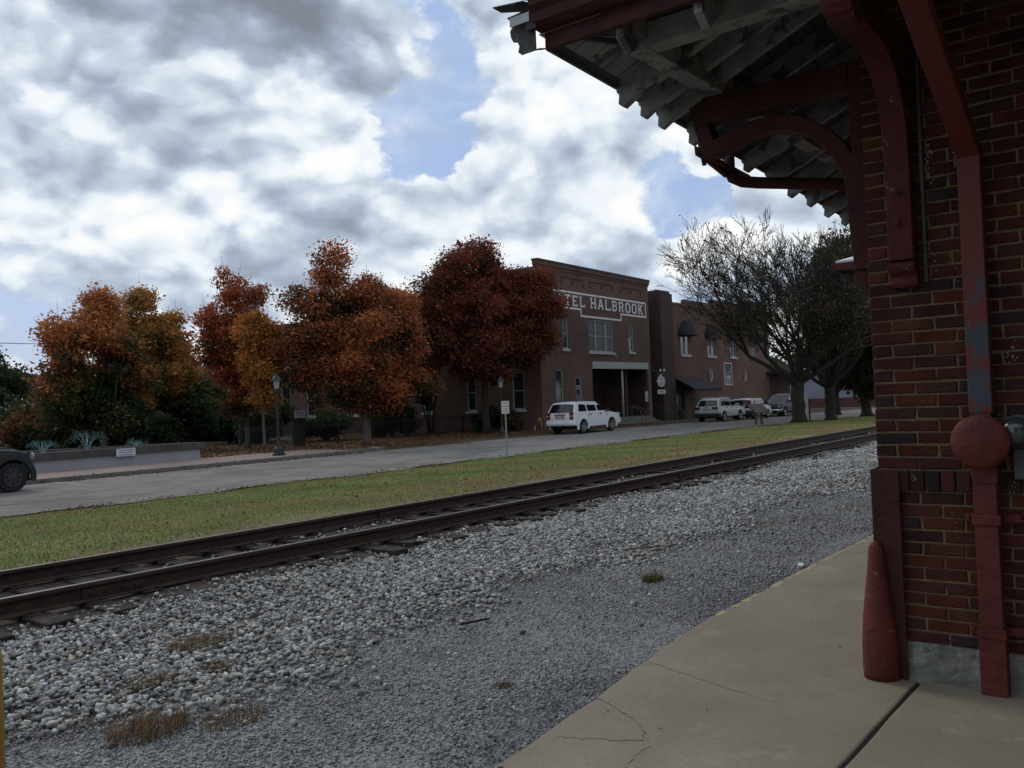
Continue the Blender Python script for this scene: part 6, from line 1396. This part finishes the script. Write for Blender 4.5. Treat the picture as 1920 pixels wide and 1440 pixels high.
# red orange maple
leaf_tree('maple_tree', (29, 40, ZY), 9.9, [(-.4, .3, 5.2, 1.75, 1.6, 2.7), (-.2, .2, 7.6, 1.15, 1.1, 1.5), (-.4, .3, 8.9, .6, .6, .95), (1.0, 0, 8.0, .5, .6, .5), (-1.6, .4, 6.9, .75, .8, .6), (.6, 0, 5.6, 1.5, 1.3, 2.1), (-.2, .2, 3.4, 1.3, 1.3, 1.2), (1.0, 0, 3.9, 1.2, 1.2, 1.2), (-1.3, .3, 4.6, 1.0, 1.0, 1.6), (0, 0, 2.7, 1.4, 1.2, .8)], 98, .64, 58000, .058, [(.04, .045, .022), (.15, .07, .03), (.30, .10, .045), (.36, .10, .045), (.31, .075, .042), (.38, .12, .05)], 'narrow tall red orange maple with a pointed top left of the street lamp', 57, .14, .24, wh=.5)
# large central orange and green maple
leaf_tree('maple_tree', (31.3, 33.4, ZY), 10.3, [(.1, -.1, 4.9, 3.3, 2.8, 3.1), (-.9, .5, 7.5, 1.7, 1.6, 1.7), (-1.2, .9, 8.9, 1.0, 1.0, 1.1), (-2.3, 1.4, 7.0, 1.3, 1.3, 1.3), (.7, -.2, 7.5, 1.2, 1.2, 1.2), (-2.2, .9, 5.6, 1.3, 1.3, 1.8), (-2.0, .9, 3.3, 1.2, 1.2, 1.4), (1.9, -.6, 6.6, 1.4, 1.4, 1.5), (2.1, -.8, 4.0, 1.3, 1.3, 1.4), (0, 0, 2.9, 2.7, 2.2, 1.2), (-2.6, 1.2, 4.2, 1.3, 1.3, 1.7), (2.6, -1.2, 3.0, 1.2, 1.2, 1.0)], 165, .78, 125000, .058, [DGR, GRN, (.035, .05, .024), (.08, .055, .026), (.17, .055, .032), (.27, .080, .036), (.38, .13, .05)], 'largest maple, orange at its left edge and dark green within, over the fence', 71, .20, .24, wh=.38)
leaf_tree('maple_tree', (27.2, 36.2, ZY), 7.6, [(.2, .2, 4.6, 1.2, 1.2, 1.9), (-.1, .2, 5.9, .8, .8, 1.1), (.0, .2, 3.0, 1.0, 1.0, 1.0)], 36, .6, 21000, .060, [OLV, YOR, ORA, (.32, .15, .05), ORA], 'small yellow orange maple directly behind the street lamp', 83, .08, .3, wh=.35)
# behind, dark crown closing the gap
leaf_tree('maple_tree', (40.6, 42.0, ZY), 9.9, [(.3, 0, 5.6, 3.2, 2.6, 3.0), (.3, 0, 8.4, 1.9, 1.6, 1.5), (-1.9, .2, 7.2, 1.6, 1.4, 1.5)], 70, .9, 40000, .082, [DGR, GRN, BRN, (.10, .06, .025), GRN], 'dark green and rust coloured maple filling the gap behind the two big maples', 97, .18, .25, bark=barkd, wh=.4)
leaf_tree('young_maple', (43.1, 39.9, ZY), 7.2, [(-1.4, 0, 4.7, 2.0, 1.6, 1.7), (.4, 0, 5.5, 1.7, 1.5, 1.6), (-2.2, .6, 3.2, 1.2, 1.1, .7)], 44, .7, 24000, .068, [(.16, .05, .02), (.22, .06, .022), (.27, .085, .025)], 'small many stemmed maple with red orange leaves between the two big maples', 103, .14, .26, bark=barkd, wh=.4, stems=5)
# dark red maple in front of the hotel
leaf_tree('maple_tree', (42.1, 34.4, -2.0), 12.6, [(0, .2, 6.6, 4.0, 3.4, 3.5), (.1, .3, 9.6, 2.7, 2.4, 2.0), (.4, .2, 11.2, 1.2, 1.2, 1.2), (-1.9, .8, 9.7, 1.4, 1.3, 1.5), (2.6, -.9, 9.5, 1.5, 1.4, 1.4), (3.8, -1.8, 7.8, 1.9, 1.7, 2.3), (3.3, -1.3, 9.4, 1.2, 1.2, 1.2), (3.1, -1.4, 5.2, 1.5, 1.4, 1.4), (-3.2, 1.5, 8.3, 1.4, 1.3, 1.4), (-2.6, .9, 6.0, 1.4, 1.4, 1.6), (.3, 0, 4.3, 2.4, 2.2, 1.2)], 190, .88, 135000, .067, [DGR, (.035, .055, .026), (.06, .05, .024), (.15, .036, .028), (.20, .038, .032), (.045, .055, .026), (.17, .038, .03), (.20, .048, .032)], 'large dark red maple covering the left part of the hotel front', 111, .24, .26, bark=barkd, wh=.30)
# shrubs in the yard
def shrub(loc, r, h, cols, lab, seed, nl=5000, ls=.08):
    t = empty('shrub', loc, 0, lab, 'shrub', 'shrubs around the hotel yard and plaza'); segs = []; rnd = random.Random(seed)
    for i in range(9): segs.append(((0, 0, -.05), (rnd.uniform(-.7, .7)*r, rnd.uniform(-.7, .7)*r, h*rnd.uniform(.6, .95)), .03, .008))
    V, F_ = tubes_np(segs); mesh_np('stems', V, F_, barkd, t)
    crown('foliage', t, make_blobs([(0, 0, h*.5, r, r, h*.48)], 16, r*.42, seed), nl, ls, palette(cols, .5, seed, z0=0, z1=h), seed)
SD = [DGR, DGR, GRN]
shrub((39.9, 40.2, ZY), 1.5, 2.7, SD, 'big dark evergreen shrub behind the fence between the maple trunks', 5, 9000)
shrub((44.6, 36.4, ZY), .9, 1.7, SD, 'dark shrub against the hotel wall left of the white window frame', 6)
shrub((45.3, 34.9, ZY), .7, 1.3, [DGR, BRN, GRN], 'low brownish shrub at the front corner of the hotel', 7, 4000)
shrub((27.0, 44.5, ZY), 1.0, 1.9, SD, 'dark shrub beyond the grey green railing', 8)
shrub((35.5, 41.5, ZY), 1.3, 1.8, SD, 'broad dark shrub behind the fence under the largest maple', 9)
shrub((33.0, 45, ZY), 1.4, 2.2, SD, 'dark shrub deep in the yard behind the corner pillar', 10)
shrub((21.5, 47, ZY), 2.0, 2.4, [DGR, GRN, BRN], 'wide dark shrub under the left orange maple', 12, 8000, .1)
shrub((15.5, 48, ZY), 2.2, 2.2, SD, 'wide dark shrub behind the tallest water jet', 13, 8000, .1)
shrub((9.5, 46, ZY), 2.2, 2.4, SD, 'wide dark shrub above the dark green vehicle', 14, 8000, .1)
for i_, (x_, y_, r_, h_, lab_) in enumerate(((12, 50, 2.6, 3.0, 'dark thicket left of the tallest jet'), (18.5, 52, 2.6, 3.0, 'dark thicket behind the first orange maple'), (24.5, 53, 2.8, 3.0, 'dark thicket behind the smallest jet'), (30.5, 54, 2.6, 2.8, 'dark thicket beyond the twin maples'), (36.5, 55, 2.6, 2.8, 'dark thicket near the back corner of the hotel'), (34.5, 47.5, 1.8, 2.4, 'dark thicket beyond the red orange maple trunk'), (42.5, 56, 2.2, 2.6, 'dark thicket against the rear of the hotel side wall'), (27.5, 49, 2.0, 2.2, 'low thicket right of the fountain'))):
    shrub((x_, y_, ZY), r_, h_, [DGR, DGR, GRN] if i_ % 3 else [DGR, (.05, .03, .02), GRN], lab_, 40+i_, 13000, .11)
# background trees left
bgt = [((13.2, 52, ZY), 7.4, [(0, 0, 3.9, 3.0, 2.5, 2.6), (1.5, 0, 4.6, 1.6, 1.4, 1.5)], [DGR, (.09, .026, .032), (.16, .032, .045), (.17, .04, .045)], 'purple red tree in the left background behind the fountain'),
       ((18, 68, ZY), 10.6, [(0, 0, 6.4, 4.2, 3.5, 3.4), (-3.2, 0, 5.8, 2.6, 2.4, 2.6)], [DGR, DGR, GRN], 'dark green tree far behind the purple red one at the left edge'),
       ((25, 74, ZY), 12.3, [(0, 0, 7.2, 3.6, 3.4, 4.6)], [DGR, DGR, GRN], 'tall dark green tree far behind the left orange maple'),
       ((33.5, 56, ZY), 8.6, [(0, 0, 4.8, 3.0, 2.8, 2.9), (.8, 0, 6.8, 1.4, 1.3, 1.1)], [DGR, GRN, OLV, ORR], 'green tree with reddish top in the gap beside the red orange maple'),
       ((40, 66, ZY), 8.6, [(0, 0, 4.9, 3.8, 3.2, 3.1)], [DGR, GRN, OLV], 'mid green tree far behind the red orange maple'),
       ((32, 82, ZY), 9.6, [(0, 0, 5.4, 4.6, 3.8, 3.6)], [DGR, GRN, (.05, .05, .03)], 'rounded green tree far back between the left maples'),
       ((8, 58, ZY), 7.6, [(0, 0, 4.2, 3.4, 3, 3.1)], [DGR, (.08, .03, .032), (.14, .035, .045)], 'dull maroon tree at the very left edge'),
       ((22, 60, ZY), 7.2, [(0, 0, 3.8, 3.6, 3, 2.9)], [DGR, DGR, GRN], 'low dark tree behind the left orange maples')]
for i, (l, h, env, cols, lab) in enumerate(bgt): leaf_tree('background_tree', l, h, env, 56, 1.05, 26000, .12, cols, lab, 200+i, .2, .3, bark=barkd, wh=.6, group='trees in the left background', twigs=6)
# distant hedge line, one mass nobody could count
def far_wood(name, x0, x1, y0, y1, h, n, cols, seed):
    g = np.random.default_rng(seed); k = 110; bl = [(g.uniform(x0, x1), g.uniform(y0, y1), g.uniform(.2, .75)*h, 5, 5, h*.3) for _ in range(k)]
    o = crown(name, None, bl, n, .35, palette(cols, .7, seed, z0=-2, z1=h), seed); o.location.z = -2; return tag(o, kind='stuff')
far_wood('distant_wood', -40, 110, 88, 125, 8.5, 60000, [DGR, DGR, GRN, BRN], 5)
far_wood('far_treeline', 135, 230, 15, 70, 10, 16000, [DGR, GRN, OLV], 6)
# ---- nearly bare spreading tree
def bare_tree(loc, H, lab, seed, tr=.42, az_bias=None, spread=1., leafn=5000, lc=None, lean=0., maxd=6, low=.0, cat='tree'):
    rnd = random.Random(seed); t = empty('bare_tree', loc, 0, lab, cat); segs = []; tips = []
    b = B(); fz = H*.20
    trunk_path(b, (0, 0, -.1), (lean*fz, 0, fz), tr*.92, tr*.88, .03, rnd, 7); b.build('trunk', barkd, t, smooth=True)
    def grow(p, d, L, r, dep):
        n = 3 if dep < 3 else 2
        for i in range(n):
            d = (d+Vector((rnd.gauss(0, .10), rnd.gauss(0, .10), rnd.gauss(0, .05)+(.06 if dep < 2 else .02)))).normalized(); q = p+d*(L/n); r2 = max(r*(.92 if n == 3 else .88), .013)
            segs.append((p, q, r, r2)); p, r = q, r2
            if dep > 1 and rnd.random() < .55:
                s = Vector((rnd.gauss(0, 1), rnd.gauss(0, 1), rnd.gauss(0, .5))); s = (d*1.2+s*.55).normalized()
                if dep < maxd: grow(p, s, L*rnd.uniform(.45, .65), max(r*.55, .013), dep+2)
        if dep >= maxd: tips.append(p); return
        k = 2 if rnd.random() < .7 else 3
        for i in range(k):
            s = Vector((rnd.gauss(0, 1), rnd.gauss(0, 1), rnd.gauss(0, .6))).normalized(); nd = (d*1.55+s*.75*spread).normalized()
            grow(p, nd, L*rnd.uniform(.70, .86), max(r*rnd.uniform(.62, .78), .013), dep+1)
    nl = 11
    for i in range(nl):
        a = 2*math.pi*i/nl+rnd.uniform(-.25, .25); el = rnd.uniform(.42, .8) if i % 2 else rnd.uniform(.8, 1.35)
        d = Vector((math.cos(a)*math.cos(el), math.sin(a)*math.cos(el), math.sin(el)))
        grow(Vector((lean*fz, 0, fz-.2)), d, H*.225*rnd.uniform(.85, 1.1)*(1.30 if el < .8 else 1), tr*.34, 1)
    low = [s_ for s_ in segs if s_[1][2] < H*.60 and s_[2] < .09]
    for i in range(2600 if low else 0):
        s_ = rnd.choice(low); p = s_[1]; d = Vector((rnd.gauss(0, .6), rnd.gauss(0, .6), rnd.gauss(-.25, .4))).normalized(); q = p+d*rnd.uniform(.3, .6); e_ = q+(d+Vector((rnd.gauss(0, .3), rnd.gauss(0, .3), -.35))).normalized()*rnd.uniform(.3, .6)
        segs += [(p, q, .012, .010), (q, e_, .010, .006)]
    V, F_ = tubes_np(segs); mesh_np('branches', V, F_, barkd, t)
    g = np.random.default_rng(seed); T = np.array([tuple(q) for q in tips]); 
    S_ = np.array([tuple(s_[1]) for s_ in segs if s_[2] < .04])
    pick = S_[g.integers(0, len(S_), leafn)]+g.normal(0, .10, (leafn, 3))
    keepw = g.random(leafn) < np.clip(1.15-(pick[:, 2]-H*.22)/(H*.33), .07, 1)*.8; pick = pick[keepw]
    bl = [(*p, .02, .02, .02) for p in pick]
    c = lc or [(.12, .085, .045), (.11, .10, .045), (.22, .13, .045), (.08, .085, .04), (.075, .08, .042), (.095, .072, .05)]
    C = np.array(c)
    def cf(pos, rr, idx, gg): return C[gg.integers(0, len(C), len(pos))]
    crown('leaves', t, bl, len(bl), .050, cf, seed)
    return t, len(segs)
bt_, ns_ = bare_tree((53.6, 19.35, -2.05), 12.3, 'wide spreading nearly bare tree with thick trunk on the grass right of the information stand', 14, .44, spread=1.1, leafn=170000, maxd=7)
print('bare segs', ns_)
bare_tree((57.5, 18.7, -2.1), 11.0, 'second, slimmer nearly bare tree just right of the thickest trunk', 21, .36, spread=.9, leafn=110000, maxd=7)
leaf_tree('evergreen_tree', (66.3, 19.0, -2.15), 13.5, [(0, 0, 7.2, 4.6, 4.0, 5.2), (0, 0, 3.6, 4.2, 3.6, 2.1), (.5, 0, 11.0, 3.2, 3.2, 2.6), (-2.4, .9, 9.4, 2.6, 2.6, 3.0)], 120, 1.0, 62000, .095, [DGR, DGR, (.03, .042, .022), (.05, .05, .025), (.10, .065, .03)], 'tall dense dark green tree beside the station corner', 301, .38, .12, bark=barkd, wh=.5, twigs=30)
leaf_tree('street_tree', (74, 23.5, -2.3), 9, [(0, 0, 5.6, 3.2, 3, 3.0)], 44, .9, 12000, .13, [DGR, GRN, OLV], 'green tree further along the verge behind the nearly bare trees', 311, .25, .2, bark=barkd, wh=.5)

# unseen trees added behind the camera to keep low sky off the end wall
for i_, (x_, y_, h_) in enumerate(((-9, -7.5, 15), (-3.5, -14, 15), (4, -17, 14), (-13.5, .5, 13), (-10, -18, 16))):
    leaf_tree('yard_tree', (x_, y_, -1.8), h_, [(0, 0, h_*.52, 4.3, 4.3, h_*.46)], 60, 1.5, 9000, .30, [DGR, GRN, OLV, BRN], ['green tree at the street end of the platform', 'tall green tree beyond the platform end', 'green tree behind the station yard', 'green tree beside the track beyond the platform end', 'green tree furthest behind the station yard'][i_], 400+i_, .22, .2, bark=barkd, wh=.5, twigs=0, group='trees around the station yard')
